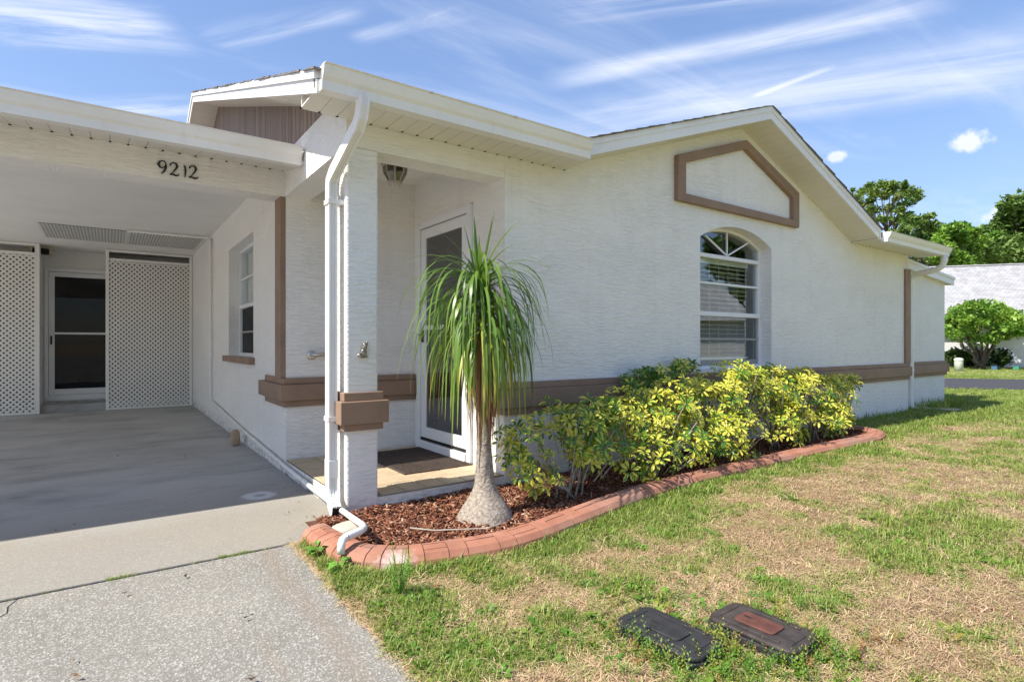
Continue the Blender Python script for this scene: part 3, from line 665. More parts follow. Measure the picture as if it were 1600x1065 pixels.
def side_window():
    x = XW+.12; y0, y1, z0, z1 = 6.12, 7.545, .93, 2.20; t = .035
    f = holed([(y0, z0), (y1, z0), (y1, z1), (y0, z1)], [[(y0+t, z0+t), (y1-t, z0+t), (y1-t, z1-t), (y0+t, z1-t)]], lambda u, v, w: (x+w, u, v), .06).build('window', FR, H)
    f['label'] = 'white sash window on the carport side wall'
    box('meeting_rail', FR, f, x-.01, x+.05, y0+t, y1-t, 1.49, 1.535, .004)
    box('glazing_bar', FR, f, x+.0, x+.03, y0+t, y1-t, 1.83, 1.853, .003)
    box('glazing_bar', 'doorgrey', f, x+.012, x+.03, y0+t, y1-t, 1.20, 1.22, .003)
    box('pane', 'glass', f, x+.02, x+.024, y0+t, y1-t, 1.535, z1-t)
    box('pane', 'screen', f, x+.026, x+.03, y0+t, y1-t, z0+t, 1.49)
    box('shade', 'blind', f, x+.09, x+.10, y0-.05, y1+.05, 1.50, z1)
    box('insect_screen', 'dark', f, x+.05, x+.055, y0+t, y1-t, z0+t, 1.49)
    MB().box(XW-.055, x-.001, y0-.07, y1+.12, .862, .929).build('sill', 'brown', f, bevel=.005)
side_window()
# ---------------- doors
def front_door():
    x = XD-.012; D = MB()
    D.box(x-.015, x+.10, 4.695, 4.755, T, 2.18).box(x-.015, x+.10, 3.805, 3.865, T, 2.18).box(x-.015, x+.10, 3.865, 4.695, 2.115, 2.18)
    D = D.build('front_door', FR, H, bevel=.004); D['label'] = 'white storm door of the porch with dark glass'
    box('threshold', FR, D, x-.03, x+.10, 3.865, 4.695, T, .195, .005)
    box('door_sweep', 'dark', D, x-.002, x+.02, 3.87, 4.69, .197, .222)
    lf = MB(); a, b = 3.872, 4.688
    lf.box(x, x+.032, b-.085, b, .222, 2.108).box(x, x+.032, a, a+.085, .222, 2.108).box(x, x+.032, a+.085, b-.085, .222, .318).box(x, x+.032, a+.085, b-.085, 2.02, 2.108).box(x, x+.032, a+.085, b-.085, 1.195, 1.235)
    lf.build('door_leaf', FR, D, bevel=.004)
    box('pane', 'screen_pale', D, x+.014, x+.018, a+.085, b-.085, 1.235, 2.02); box('pane', 'screen_pale', D, x+.014, x+.018, a+.085, b-.085, .318, 1.195)
    box('inner_door', 'doorgrey', D, x+.085, x+.12, 3.866, 4.694, .196, 2.114)
    mb = MB().box(x-.012, x, 4.63, 4.668, 1.085, 1.195); mb.tube([(x-.01, 4.65, 1.15), (x-.045, 4.65, 1.15), (x-.05, 4.60, 1.15)], .008, 8)
    mb.build('handle', 'black', D)
    for z in (.45, 1.15, 1.9): MB().tube([(x-.016, 3.868, z), (x-.016, 3.868, z+.08)], .007, 8).build('hinge', FR, D)
front_door()
def rear_door():
    y = DB-.012; x0, x1 = -.853, .13
    D = MB().box(x0, x0+.05, y-.02, y+.08, .14, 2.31).box(x1-.05, x1, y-.02, y+.08, .14, 2.31).box(x0+.05, x1-.05, y-.02, y+.08, 2.25, 2.31).box(x0+.05, x1-.05, y-.03, y+.08, .14, .235)
    D = D.build('storm_door', FR, H, bevel=.004); D['label'] = 'white storm door at the back of the carport'
    a, b = x0+.055, x1-.055; lf = MB()
    lf.box(a, a+.075, y-.006, y+.026, .238, 2.245).box(b-.075, b, y-.006, y+.026, .238, 2.245).box(a+.075, b-.075, y-.006, y+.026, .238, .33).box(a+.075, b-.075, y-.006, y+.026, 2.17, 2.245).box(a+.075, b-.075, y-.006, y+.026, 1.225, 1.26)
    lf.build('door_leaf', FR, D, bevel=.004)
    box('pane', 'screen', D, a+.075, b-.075, y+.008, y+.012, 1.26, 2.17); box('pane', 'screen', D, a+.075, b-.075, y+.008, y+.012, .33, 1.225)
    box('inner_door', 'doorgrey', D, a, b, y+.07, y+.105, .235, 2.25)
    for px0 in (a+.12, a+.50):
        MB().box(px0, px0+.27, y+.055, y+.069, .42, 1.12).build('door_panel', 'doorgrey', D, bevel=.012)
    MB().box(a+.02, a+.045, y-.03, y-.006, 1.06, 1.20).build('handle', 'black', D, bevel=.006)
rear_door()

# ---------------- roofs, fascias, soffits
def slab(name, pts, th, mat, parent):
    """roof plane: polygon with thickness straight down"""
    return MB().prism(pts, (0, 0, -th)).build(name, mat, parent)
RL, RR, RY0, RZ0, RYR = .865, 10.12, 2.985, 2.505, 8.35
RZR = RZ0+SL*(RYR-RY0)
GX0, GX1, GP = 2.80, 7.86, 3.42
VY = RY0+(GP-RZ0)/SL; RD = .065
roof = slab('roof', [(RL+.04, RY0, RZ0), (GX0, RY0, RZ0), (PK, VY, GP), (PK, RYR, RZR), (RL+.04, RYR, RZR)], .06, 'shingle', H); roof_b = slab('roof', [(GX1, RY0, RZ0-RD), (RR, RY0, RZ0-RD), (RR, RYR, RZR-RD), (PK, RYR, RZR-RD), (PK, VY, GP-RD)], .06, 'shingle', H); roof['label'] = 'main roof'
slab('roof', [(RL+.04, RYR, RZR), (RR, RYR, RZR), (RR, 13.8, RZR-SL*5.45), (RL+.04, 13.8, RZR-SL*5.45)], .06, 'shingle', H)
def courses(parent, x0, x1, y0, z0, y1, slope, mat='shingle', seed=1, axis='x', side=1, step=.145, notch=False):
    """overlapping shingle courses as real thin slabs; ends a little uneven"""
    r = random.Random(seed); mb = MB(); k = 0; L = abs(y1-y0); n = int(L/step)
    for k in range(n):
        a = k*step; b = a+step*1.5
        e0 = r.uniform(-.006, .012); e1 = r.uniform(-.006, .012)
        za = z0+slope*a; zb = z0+slope*b
        ya = y0+side*a; yb = y0+side*b
        h0, h1 = .016, .005
        q = [(ya, za+.004), (yb, zb+.002), (yb, zb+h1), (ya, za+h0)]
        f = (ya-RY0)/(VY-RY0)
        if notch and f < .97:
            f = max(f, 0); l = GX0+(PK-GX0)*f; rr_ = GX1+(PK-GX1)*f
            mb.prism([(x0-e0, y, z) for y, z in q], (l-x0+e0, 0, 0)); mb.prism([(rr_, y, z-RD) for y, z in q], (x1-rr_+e1, 0, 0))
        elif axis == 'x': mb.prism([(x0-e0, y, z) for y, z in q], (x1-x0+e0+e1, 0, 0))
        else: mb.prism([(y, x0-e0, z) for y, z in q], (0, x1-x0+e0+e1, 0))
    o = mb.build('shingle_course', mat, parent); o['kind'] = 'stuff'; return o
courses(roof, RL+.006, RR+.012, RY0-.02, RZ0-.015, RYR, SL, seed=2, notch=True)
# cross gable roof
GY = 3.035
gl = (GP-2.552)/(PK-GX0); gr = (GP-2.487)/(GX1-PK)
g1 = slab('roof', [(GX0, GY+.03, 2.547), (PK, GY+.03, GP-.005), (PK, VY, GP-.005)], .055, 'shingle', H)
g2 = slab('roof', [(GX1, GY+.03, 2.482), (PK, VY, GP-.005), (PK, GY+.03, GP-.005)], .055, 'shingle', H)
def gable_courses(parent, xe, ze, slope, side, seed):
    r = random.Random(seed); mb = MB(); L = abs(PK-xe); n = int(L/.14)
    for k in range(n):
        a = k*.14; b = min(a+.21, L); xa = xe+side*a; xb = xe+side*b; za = ze+slope*a; zb = ze+slope*b
        yend = GY+(VY-GY)*(a/L)+.3
        e = r.uniform(-.004, .016)
        q = [(xa, za+.004), (xb, zb+.002), (xb, zb+.006), (xa, za+.017)]
        mb.prism([(x, GY-.010-e, z) for x, z in q], (0, max(.05, yend-GY)+e, 0))
    o = mb.build('shingle_course', 'shingle', parent); o['kind'] = 'stuff'
gable_courses(g1, GX0, 2.548, gl, 1, 5); gable_courses(g2, GX1, 2.483, gr, -1, 6)
# gable rake boards (two tiers), each side
def rake(x0, z0t, x1, z1t, h, y, nm='fascia'):
    MB().prism([(x0, y, z0t-.045), (x1, y, z1t-.045), (x1, y, z1t-h), (x0, y, z0t-h)], (0, .02, 0)).build(nm, 'white', H)
    MB().prism([(x0, y-.008, z0t), (x1, y-.008, z1t), (x1, y-.008, z1t-.05), (x0, y-.008, z0t-.05)], (0, .026, 0)).build('drip_edge', 'white', H)
rake(2.80, 2.555, PK, GP-.002, .125, 3.04); rake(7.84, 2.49, PK, GP-.002, .125, 3.04)
def strip_soffit(n, fn, drop=None):
    for k in range(n):
        fn(k).build('soffit_panel', 'soffit', H)
# sloped soffits under both gable rakes
def gable_soffit(x0, z0, x1, z1):
    n = 24
    for k in range(n):
        a = k/n; b = (k+1)/n; g = .0016/(abs(x1-x0)/n)/n*1
        xa = x0+(x1-x0)*(a+g); xb = x0+(x1-x0)*(b-g); za = z0+(z1-z0)*(a+g); zb = z0+(z1-z0)*(b-g)
        MB().prism([(xa, 3.055, za), (xb, 3.055, zb), (xb, 3.055, zb+.008), (xa, 3.055, za+.008)], (0, A-3.055-.001, 0)).build('soffit_panel', 'soffit', H)
gable_soffit(2.885, 2.462, PK, 3.30); gable_soffit(7.79, SR+.009, PK, 3.30)
def flat_soffit(x0, x1, z, n):
    for k in range(n):
        a = x0+(x1-x0)*k/n; b = x0+(x1-x0)*(k+1)/n
        MB().box(a+.0016, b-.0016, 3.05, A+.003, z, z+.008).build('soffit_panel', 'soffit', H)
flat_soffit(.90, 2.90, SO, 19); flat_soffit(7.77, 9.98, SR, 21)
mb = MB()
for k in range(20):
    x = .90+(2.0)*k/19; mb.box(x-.007, x+.007, A-.016, A+.0, SO-.002, SO+.004)
for k in range(22):
    x = 7.79+2.19*k/21; mb.box(x-.006, x+.006, A-.014, A, SR-.002, SR+.004)
mb.build('vent_gap', 'dark', H)['kind'] = 'stuff'
# eave fascias
MB().box(.885, 2.88, 3.03, 3.05, SO-.005, 2.52).build('fascia', 'white', H)
MB().box(7.79, 10.08, 3.03, 3.05, SR-.005, 2.46).build('fascia', 'white', H)
# main left rake: fascia running back in depth, its soffit and the siding
def left_rake():
    y0, y1 = 3.0, RYR; z0, z1 = RZ0+SL*(y0-RY0), RZR
    for (ya, za, yb, zb) in ((y0, z0, y1, z1), (y1, z1, 13.6, z1-SL*(13.6-y1))):
        MB().prism([(.885, ya, za-.045), (.885, yb, zb-.045), (.885, yb, zb-.125), (.885, ya, za-.125)], (.02, 0, 0)).build('fascia', 'white', H)
        MB().prism([(.872, ya, za), (.872, yb, zb), (.872, yb, zb-.05), (.872, ya, za-.05)], (.03, 0, 0)).build('drip_edge', 'white', H)
    for (ya, yb, s, z) in ((3.06, RYR, 1, RZ0+SL*(3.06-RY0)-.118), (RYR, 12.4, -1, RZR-.118)):
        n = 30
        for k in range(n):
            a = ya+(yb-ya)*(k+.012)/n; b = ya+(yb-ya)*(k+.988)/n; zz = z+s*SL*(a-ya); z2 = z+s*SL*(b-ya)
            MB().prism([(.906, a, zz), (.906, b, z2), (.906, b, z2+.008), (.906, a, zz+.008)], (XW-.906+.01, 0, 0)).build('soffit_panel', 'soffit', H)
left_rake()
sid = MB().prism([(XW+.012, 3.45, 2.45), (XW+.012, RYR, RZR-.10), (XW+.012, 12.6, RZR-.10-SL*4.25), (XW+.012, 12.6, 2.67), (XW+.012, 5.0, 2.67), (XW+.012, 4.95, 2.45)], (.02, 0, 0)).build('gable_siding', 'wood', H); sid['label'] = 'weathered purple brown board siding in the side gable'
y = 3.60
while y < 10.2:
    ya, yb = y+.004, y+.101
    top = lambda q: (RZ0+SL*(q-RY0)-.112) if q < RYR else RZR-.112-SL*(q-RYR)
    z0 = 2.5 if ya < 4.95 else 2.68
    if top(ya) > z0+.02:
        MB().prism([(XW, ya, z0), (XW, yb, z0), (XW, yb, top(yb)), (XW, ya, top(ya))], (.012, 0, 0)).build('siding_board', 'wood', sid)
    y += .105
# stucco face of the porch side above the beam, under the rake
MB().prism([(1.1745, A+.20, 2.40), (1.1745, 4.42, 2.40), (1.1745, 4.42, 2.59), (1.1745, 3.50, 2.56), (1.1745, A+.20, 2.55)], (.02, 0, 0)).build('wall', 'stucco', H)
# carport roof, unseen left end cut short to let bounced sun in
cr = slab('roof', [(-4.0, 4.36, 2.50), (XW-.002, 4.36, 2.50), (XW-.002, 9, 3.62), (-4.0, 9, 3.62)], .05, 'shingle', H); cr['label'] = 'low carport roof'
slab('roof', [(-4.0, 9, 3.62), (XW-.002, 9, 3.62), (XW-.002, 13.4, 2.56), (-4.0, 13.4, 2.56)], .05, 'shingle', H)
courses(cr, -4.0, XW-.004, 4.335, 2.50, 5.6, .241, seed=9)
for k in range(20):      # carport eave soffit
    a = XW-.02-.105*(k+1); b = a+.105
    MB().prism([(a+.0015, 4.36, 2.40), (a+.0015, P-.001, 2.485), (a+.0015, P-.001, 2.493), (a+.0015, 4.36, 2.408)], (.102, 0, 0)).build('soffit_panel', 'soffit', H)
MB().prism([(-4.0, 4.36, 2.40), (-4.0, P-.001, 2.485), (-4.0, P-.001, 2.493), (-4.0, 4.36, 2.408)], (4.0+XW-.02-.105*20, 0, 0)).build('soffit_panel', 'soffit', H)
mb = MB()
for k in range(20):
    x = XW-.02-.105*k; mb.box(x-.007, x+.007, P-.014, P+.0, 2.478, 2.486)
mb.build('vent_gap', 'dark', H)['kind'] = 'stuff'
MB().box(-4.0, XW-.03, 4.352, 4.362, 2.39, 2.51).build('fascia', 'white', H)
MB().prism([(XW-.026, 4.26, 2.385), (XW-.026, P-.002, 2.475), (XW-.026, P-.002, 2.50), (XW-.026, 4.36, 2.50)], (.018, 0, 0)).build('soffit_return', 'soffit', H)
# gutters (ogee trough)
def gutter(x0, x1, yb, zt, h=.118, label=None):
    pr = [(0, 0), (0, -h), (-.070, -h), (-.076, -h*.62), (-.092, -h*.48), (-.106, -h*.22), (-.110, -.004), (-.122, -.004), (-.122, .0), (-.104, .0), (-.100, -h*.22), (-.088, -h*.44), (-.070, -h*.58), (-.064, -h+.006), (-.006, -h+.006), (-.006, 0)]
    mb = MB(); mb.prism([(x0, yb+u, zt+w) for u, w in pr], (x1-x0, 0, 0))
    end = [(0, 0), (0, -h), (-.070, -h), (-.076, -h*.62), (-.092, -h*.48), (-.106, -h*.22), (-.110, 0)]
    for x in (x0-.004, x1): mb.prism([(x, yb+u, zt+w) for u, w in end], (.004, 0, 0))
    o = mb.build('gutter', 'white', H)
    if label: o['label'] = label
    n = int((x1-x0)/.6)
    for k in range(1, min(n, 6)):
        x = x0+k*.6; MB().box(x, x+.02, yb-.12, yb, zt-.006, zt+.003).build('hanger', 'steel', o)
    return o
g1_ = gutter(.905, 2.80, 3.03, 2.522, .125, 'white gutter over the porch'); gutter(7.83, 9.93, 3.03, 2.455, .118, 'white gutter at the far right eave')
gutter(-4.0, 1.150, 4.352, 2.512, .128, 'white gutter over the carport')
# right block: sloping roof edge
slab('roof', [(9.62, 3.40, 2.34), (11.68, 3.40, 2.187), (11.68, 12, 2.187), (9.62, 12, 2.34)], .03, 'shingle', H)
MB().prism([(9.62, 3.40, 2.31), (11.64, 3.40, 2.16), (11.64, 3.40, 2.062), (9.62, 3.40, 2.203)], (0, .022, 0)).build('fascia', 'white', H)
MB().prism([(9.62, 3.388, 2.347), (11.66, 3.388, 2.194), (11.66, 3.388, 2.152), (9.62, 3.388, 2.305)], (0, .02, 0)).build('drip_edge', 'white', H)
MB().prism([(9.62, 3.422, 2.208), (11.64, 3.422, 2.067), (11.64, 3.422, 2.075), (9.62, 3.422, 2.216)], (0, .10, 0)).build('soffit_panel', 'soffit', H)
# gable infills
MB().box(1.1735, 1.20, A+.005, A+.21, 2.452, 2.57).build('wall', 'stucco', H)
MB().prism([(9.40, A+.21, 2.36), (9.40, RYR, RZR-.17), (9.40, 13.4, 2.4)], (.2, 0, 0)).build('wall', 'stucco', H)
MB().box(9.40, 9.60, A+.002, A+.21, 2.37, 2.50).build('wall', 'stucco', H)
MB().box(.906, XW+.02, A-.006, A+.006, SO+.009, 2.57).build('soffit_return', 'soffit', H)
# downspouts
RP = [(-.55, -.38), (-.2, -.34), (.2, -.38), (.55, -.38), (.60, 0), (.55, .38), (.2, .34), (-.2, .38), (-.55, .38), (-.60, 0)]
def rect_prof(w, d):
    return [(-w, -d), (-w*.35, -d), (-w*.3, -d*.86), (w*.3, -d*.86), (w*.35, -d), (w, -d), (w, d), (-w, d)]
def near_spout():
    mb = MB(); X = 1.106; Y = 3.445
    path = [(X+.012, 2.955, 2.405), (X+.012, 2.955, 2.36), (X+.010, 2.975, 2.30), (X+.008, 3.01, 2.265), (X+.003, 3.40, 2.10), (X, 3.44, 2.065), (X, Y, 2.01), (X, Y, .30), (X, Y, .19), (X-.003, 3.43, .145), (X-.008, 3.39, .118), (X-.016, 3.31, .078)]
    # ribbed rectangular pipe
    P_ = [Vector(p) for p in path]; vs = []; w, d = .026, .038
    prof = [(-w, -d), (-w*.6, -d), (-w*.5, -d*.8), (-w*.1, -d*.8), (0, -d), (w*.1, -d*.8), (w*.5, -d*.8), (w*.6, -d), (w, -d), (w, -d*.5), (w*.86, -d*.35), (w*.86, d*.35), (w, d*.5), (w, d), (-w, d), (-w, d*.5), (-w*.86, d*.35), (-w*.86, -d*.35), (-w, -d*.5)]
    m = len(prof); fs = []
    for i, p in enumerate(P_):
        dr = (P_[min(i+1, len(P_)-1)]-P_[max(i-1, 0)]).normalized(); a = Vector((1, 0, 0)); b = a.cross(dr).normalized()
        if i == 0: b = Vector((0, 1, 0))
        b = b if b.y > 0 or abs(b.y) < .2 else -b
        vs += [p+a*u+b*v for u, v in prof]
    for i in range(len(P_)-1):
        for k in range(m): fs.append((i*m+k, i*m+(k+1) % m, (i+1)*m+(k+1) % m, (i+1)*m+k))
    mb.add(vs, fs); o = mb.build('downspout', 'white', H, bevel=0); o['label'] = 'white ribbed downspout in front of the porch column'
    sd = o.modifiers.new('solid', 'SOLIDIFY'); sd.thickness = .0022; sd.offset = -1
    e = P_[-1]; dr = (P_[-1]-P_[-2]).normalized(); a = Vector((1, 0, 0)); b = a.cross(dr).normalized(); c = e-dr*.002
    MB().prism([c+a*u*.9+b*v*.9 for u, v in ((-w, -d), (w, -d), (w, d), (-w, d))], -dr*.004).build('spout_mouth_shade', 'dark', o)  # dark plug: the shade inside the pipe put into its colour
    for z in (.60, 1.92): MB().box(X-.032, X+.062, Y-.044, Y+.044, z, z+.028).build('strap', 'white', o)
    for z in (.305,): MB().box(X-.029, X+.029, Y-.041, Y+.041, z-.05, z+.06).build('sleeve', 'white', o, bevel=.003)
    # short service cable with its clip on the column
    MB().tube([(1.165, 3.42, 2.14), (1.15, 3.40, 2.12), (1.14, 3.41, 2.06), (1.145, 3.44, 2.0), (1.16, 3.455, 1.96)], .006, 8).build('cable', 'pvc', o, True)
    MB().box(1.148, 1.169, 3.43, 3.455, 1.925, 1.975).build('cable_clip', 'pvc', o, bevel=.003)
near_spout()
def far_spout():
    X, Y = 9.86, 3.42
    pts = [(9.80, 2.975, 2.345), (9.80, 2.975, 2.27), (9.805, 3.0, 2.20), (9.82, 3.07, 2.155), (9.84, 3.22, 2.13), (9.85, 3.34, 2.115), (X, 3.40, 2.08), (X, Y, 2.02), (X, Y, .22), (X, Y, .14), (X+.03, 3.40, .09), (X+.10, 3.36, .075), (X+.28, 3.31, .07)]
    o = MB().tube(pts, .042, 12).build('downspout', 'white', H, True); o['label'] = 'white round downspout at the far right corner'
    for z in (.66, 1.6): MB().tube([(X, Y, z), (X, Y, z+.03)], .047, 12).build('strap', 'white', o)
far_spout()
# ------------------------------------------------------------------ loose and attached things
# house number
def digits():
    N_ = thing('house_number', 'black house number 9212 on the carport beam', 'house number', (.42, P, 2.35))
    nine = [((.62, .98), .10), ((.40, 1.0), .07), ((.18, .88), .15), ((.12, .70), .19), ((.22, .52), .14), ((.42, .46), .06), ((.62, .56), .05), ((.72, .72), .10), ((.70, .88), .09), ((.60, .98), .07)]
    tail = [((.72, .76), .11), ((.70, .50), .19), ((.56, .22), .15), ((.34, .03), .06)]
    two = [((.12, .74), .06), ((.16, .80), .14), ((.20, .90), .09), ((.42, 1.0), .08), ((.64, .92), .16), ((.70, .74), .20), ((.58, .52), .14), ((.34, .24), .07), ((.10, .06), .06)]
    base = [((.10, .06), .06), ((.35, .10), .13), ((.60, .05), .16), ((.80, .08), .10), ((.88, .22), .03)]
    one = [((.30, 1.0), .05), ((.42, .90), .15), ((.46, .60), .17), ((.44, .28), .13), ((.40, .0), .04)]
    def stroke(mb, pts, x, z, w, h):
        P2 = []
        for (a, r0), (b, r1) in zip(pts, pts[1:]):
            for k in range(5): t = k/5; P2.append((a[0]+(b[0]-a[0])*t, a[1]+(b[1]-a[1])*t, r0+(r1-r0)*t))
        P2.append((*pts[-1][0], pts[-1][1])); V = [Vector((x+p[0]*w, 0, z+p[1]*h)) for p in P2]
        L = []; R = []
        for i, v in enumerate(V):
            d = (V[min(i+1, len(V)-1)]-V[max(i-1, 0)]).normalized(); n = Vector((-d.z, 0, d.x))*P2[i][2]*w*.5; L.append(v+n); R.append(v-n)
        n = len(V); vs = [(p.x, P-.012, p.z) for p in L]+[(p.x, P-.012, p.z) for p in R]+[(p.x, P-.001, p.z) for p in L]+[(p.x, P-.001, p.z) for p in R]; fs = []
        for i in range(n-1):
            fs += [(i, i+1, n+i+1, n+i), (2*n+i, 2*n+i+1, i+1, i), (n+i, n+i+1, 3*n+i+1, 3*n+i)]
        fs += [(0, n, 3*n, 2*n), (n-1, 2*n-1, 4*n-1, 3*n-1)]
        mb.add(vs, fs)
    for ch, x in (('9', .283), ('2', .355), ('1', .428), ('2', .478)):
        mb = MB(); z = 2.308; w, h = .078, .098
        if ch == '9': stroke(mb, nine, x, z, w, h); stroke(mb, tail, x, z, w, h)
        elif ch == '2': stroke(mb, two, x, z, w, h); stroke(mb, base, x, z, w, h)
        else: stroke(mb, one, x, z, w, h*.92)
        mb.build('digit', 'black', N_)
digits()
MAT['lamp_metal'] = simple('aged_lamp_metal', (.50, .46, .39), .45, var=.1)
def lantern():
    c = (1.834, 4.15, 2.56); Lt = thing('ceiling_lantern', 'aged pale eight sided lantern with grey glass on the porch ceiling', 'lamp', c)
    # hangs from a short white ceiling block
    n = 8
    Z = lambda z: 2.5595-(2.5595-z)*.88
    def ring(r, z, ph=.39): return [Vector((c[0]+.9*r*math.cos(2*math.pi*k/n+ph), c[1]+.9*r*math.sin(2*math.pi*k/n+ph), Z(z))) for k in range(n)]
    def frust(mb, rz):
        rs_ = [ring(*q) for q in rz]; vs = [v for q in rs_ for v in q]; fs = []
        for i in range(len(rs_)-1):
            for k in range(n): fs.append((i*n+k, i*n+(k+1) % n, (i+1)*n+(k+1) % n, (i+1)*n+k))
        fs += [tuple(range(n)), tuple(range((len(rs_)-1)*n, len(rs_)*n))]; mb.add(vs, fs)
    z0 = 2.5595
    mb = MB(); frust(mb, [(.085, z0), (.088, z0-.055), (.118, z0-.075), (.122, z0-.105), (.112, z0-.113)]); mb.build('canopy', 'lamp_metal', Lt, bevel=.003)
    top = ring(.104, z0-.113); mid = ring(.098, z0-.17); bot = ring(.056, z0-.245)
    for k in range(n):
        j = (k+1) % n
        MB().add([top[k], top[j], mid[j], mid[k], bot[j], bot[k]], [(0, 1, 2, 3), (3, 2, 4, 5)]).build('glass_panel', 'lampglass', Lt)
        MB().tube([top[k], mid[k], bot[k]], .0055, 6).build('rib', 'lamp_metal', Lt)
    mb = MB(); frust(mb, [(.062, z0-.242), (.064, z0-.256), (.040, z0-.262)]); mb.build('bottom_ring', 'lamp_metal', Lt)
    MB().lathe([(0, z0-.095), (.016, z0-.1), (.024, z0-.125), (.022, z0-.14), (.0, z0-.16)], (c[0], c[1], 0), 12).build('bulb', 'vinyl', Lt, True)
    for k in range(0, n, 2):
        MB().lathe([(0, Z(z0-.254)), (.006, Z(z0-.256)), (.007, Z(z0-.266)), (0, Z(z0-.276))], (bot[k].x, bot[k].y, 0), 8).build('knob', 'lamp_metal', Lt, True)
lantern()
def grab_bar():
    g = thing('grab_bar', 'brushed steel grab bar beside the porch entrance', 'grab bar', (1.39, P, .975))
    MB().tube([(1.385, P-.012, .975), (1.385, P-.045, .976), (1.398, P-.060, .978), (1.43, P-.064, .98), (1.75, P-.064, .985), (1.78, P-.058, .985), (1.79, P-.045, .985), (1.79, P-.004, .985)], .0155, 14).build('bar', 'steel', g, True)
    for x, z in ((1.385, .975), (1.79, .985)): MB().lathe([(0, -.014), (.030, -.013), (.038, -.006), (.039, -.001)], (x, P, z), 24, 'y').build('flange', 'steel', g, True)
grab_bar()
def dog():
    o = bmesh.new()
    def ell(c, r, rot=0):
        m = Matrix.Translation(c) @ Matrix.Rotation(rot, 4, 'Y') @ Matrix.Diagonal((*r, 1)); bmesh.ops.create_icosphere(o, subdivisions=2, radius=1, matrix=m)
    x, y, z = 1.268, A-.017, .985
    ell((x+.004, y, z+.030), (.020, .013, .028), .15); ell((x-.018, y, z+.016), (.017, .012, .015)); ell((x+.017, y, z+.014), (.010, .012, .017))
    ell((x+.008, y, z+.060), (.016, .013, .018)); ell((x+.012, y-.002, z+.078), (.017, .014, .015)); ell((x+.010, y-.012, z+.072), (.009, .009, .007))
    ell((x-.002, y, z+.090), (.006, .006, .010), -.4); ell((x+.025, y, z+.090), (.006, .006, .010), .4)
    ell((x+.002, y-.006, z+.004), (.030, .008, .006)); ell((x-.030, y+.002, z+.012), (.012, .006, .006), .5); ell((x+.0, y+.010, z+.045), (.012, .008, .035))
    me = bpy.data.meshes.new('dog_ornament'); o.to_mesh(me); o.free()
    ob = link('dog_ornament', me, None, 'pewter'); tag(ob, 'small pewter ornament of a sitting dog on the porch column', 'ornament')
    r = ob.modifiers.new('join', 'REMESH'); r.mode = 'VOXEL'; r.voxel_size = .0028; r.use_smooth_shade = True
dog()
# lattice screens and ceiling lattice
def clip(poly, x0, x1, z0, z1):
    for ax, lim, sg in ((0, x0, 1), (0, x1, -1), (1, z0, 1), (1, z1, -1)):
        out = []
        for i in range(len(poly)):
            p, q = poly[i], poly[(i+1) % len(poly)]; a = (p[ax]-lim)*sg; b = (q[ax]-lim)*sg
            if a >= 0: out.append(p)
            if a*b < 0: t = a/(a-b); out.append((p[0]+(q[0]-p[0])*t, p[1]+(q[1]-p[1])*t))
        poly = out
        if not poly: return []
    return poly
def lattice(name, fn, x0, x1, z0, z1, pitch, w, parent, th=.006):
    """diagonal slats in two layers; fn(u, v, depth) -> 3-D"""
    mb = MB(); hw = w/math.sqrt(2)
    H_ = z1-z0; n0 = int((x1-x0+H_)/pitch)+2
    for sgn, dep in ((1, 0), (-1, th)):
        for k in range(-1, n0):
            if sgn == 1: c = x0-H_+k*pitch; q = [(c-hw, z0), (c+hw, z0), (c+hw+H_, z1), (c-hw+H_, z1)]
            else: c = x0+k*pitch; q = [(c-hw, z0), (c+hw, z0), (c+hw-H_, z1), (c-hw-H_, z1)]
            q = clip(q, x0, x1, z0, z1)
            if len(q) < 3: continue
            a = [fn(u, v, dep) for u, v in q]; b = [fn(u, v, dep+th-.0004) for u, v in q]; n = len(a)
            mb.add(a+b, [tuple(range(n))]+[tuple(range(n, 2*n))[::-1]]+[(i, (i+1) % n, n+(i+1) % n, n+i) for i in range(n)])
    o = mb.build(name, 'vinyl', parent); o['kind'] = 'stuff'; return o
LY = 11.17
def screen(label, x0, x1):
    s = thing('lattice_screen', label, 'lattice screen', ((x0+x1)/2, LY, 0), 'white lattice screens at the back of the carport')
    zt = 2.595
    for x in (x0, x1-.045): MB().box(x, x+.045, LY-.015, LY+.03, .006, zt).build('post', 'vinyl', s, bevel=.004)
    for z0, z1 in ((.006, .035), (2.42, 2.455), (zt-.04, zt)): MB().box(x0+.045, x1-.045, LY-.013, LY+.028, z0, z1).build('rail', 'vinyl', s, bevel=.003)
    lattice('lattice_mesh', lambda u, v, d: (u, LY-.004+d, v), x0+.04, x1-.04, .03, 2.425, .0735, .027, s)
screen('wide white lattice screen right of the carport storm door', -.045, 1.175)
screen('white lattice screen left of the carport storm door, cut by the picture edge', -3.75, -.86)
def ceil_lattice(label, x0, x1):
    s = thing('ceiling_lattice', label, 'lattice panel', ((x0+x1)/2, 9.85, 2.59), 'lattice panels on the carport ceiling')
    MB().box(x0+.02, x1-.02, 9.24, 10.44, 2.5975, 2.5995).build('opening', 'dark', s)  # dark sheet behind the slats, colour stands in for shade in the hole
    lattice('lattice_mesh', lambda u, v, d: (u, v, 2.592-d), x0, x1, 9.22, 10.46, .0735, .019, s, .0012)
ceil_lattice('left lattice panel over the vent hole in the carport ceiling', -.75, .20)
ceil_lattice('right lattice panel over the vent hole, beside the white pipe', .21, 1.13)
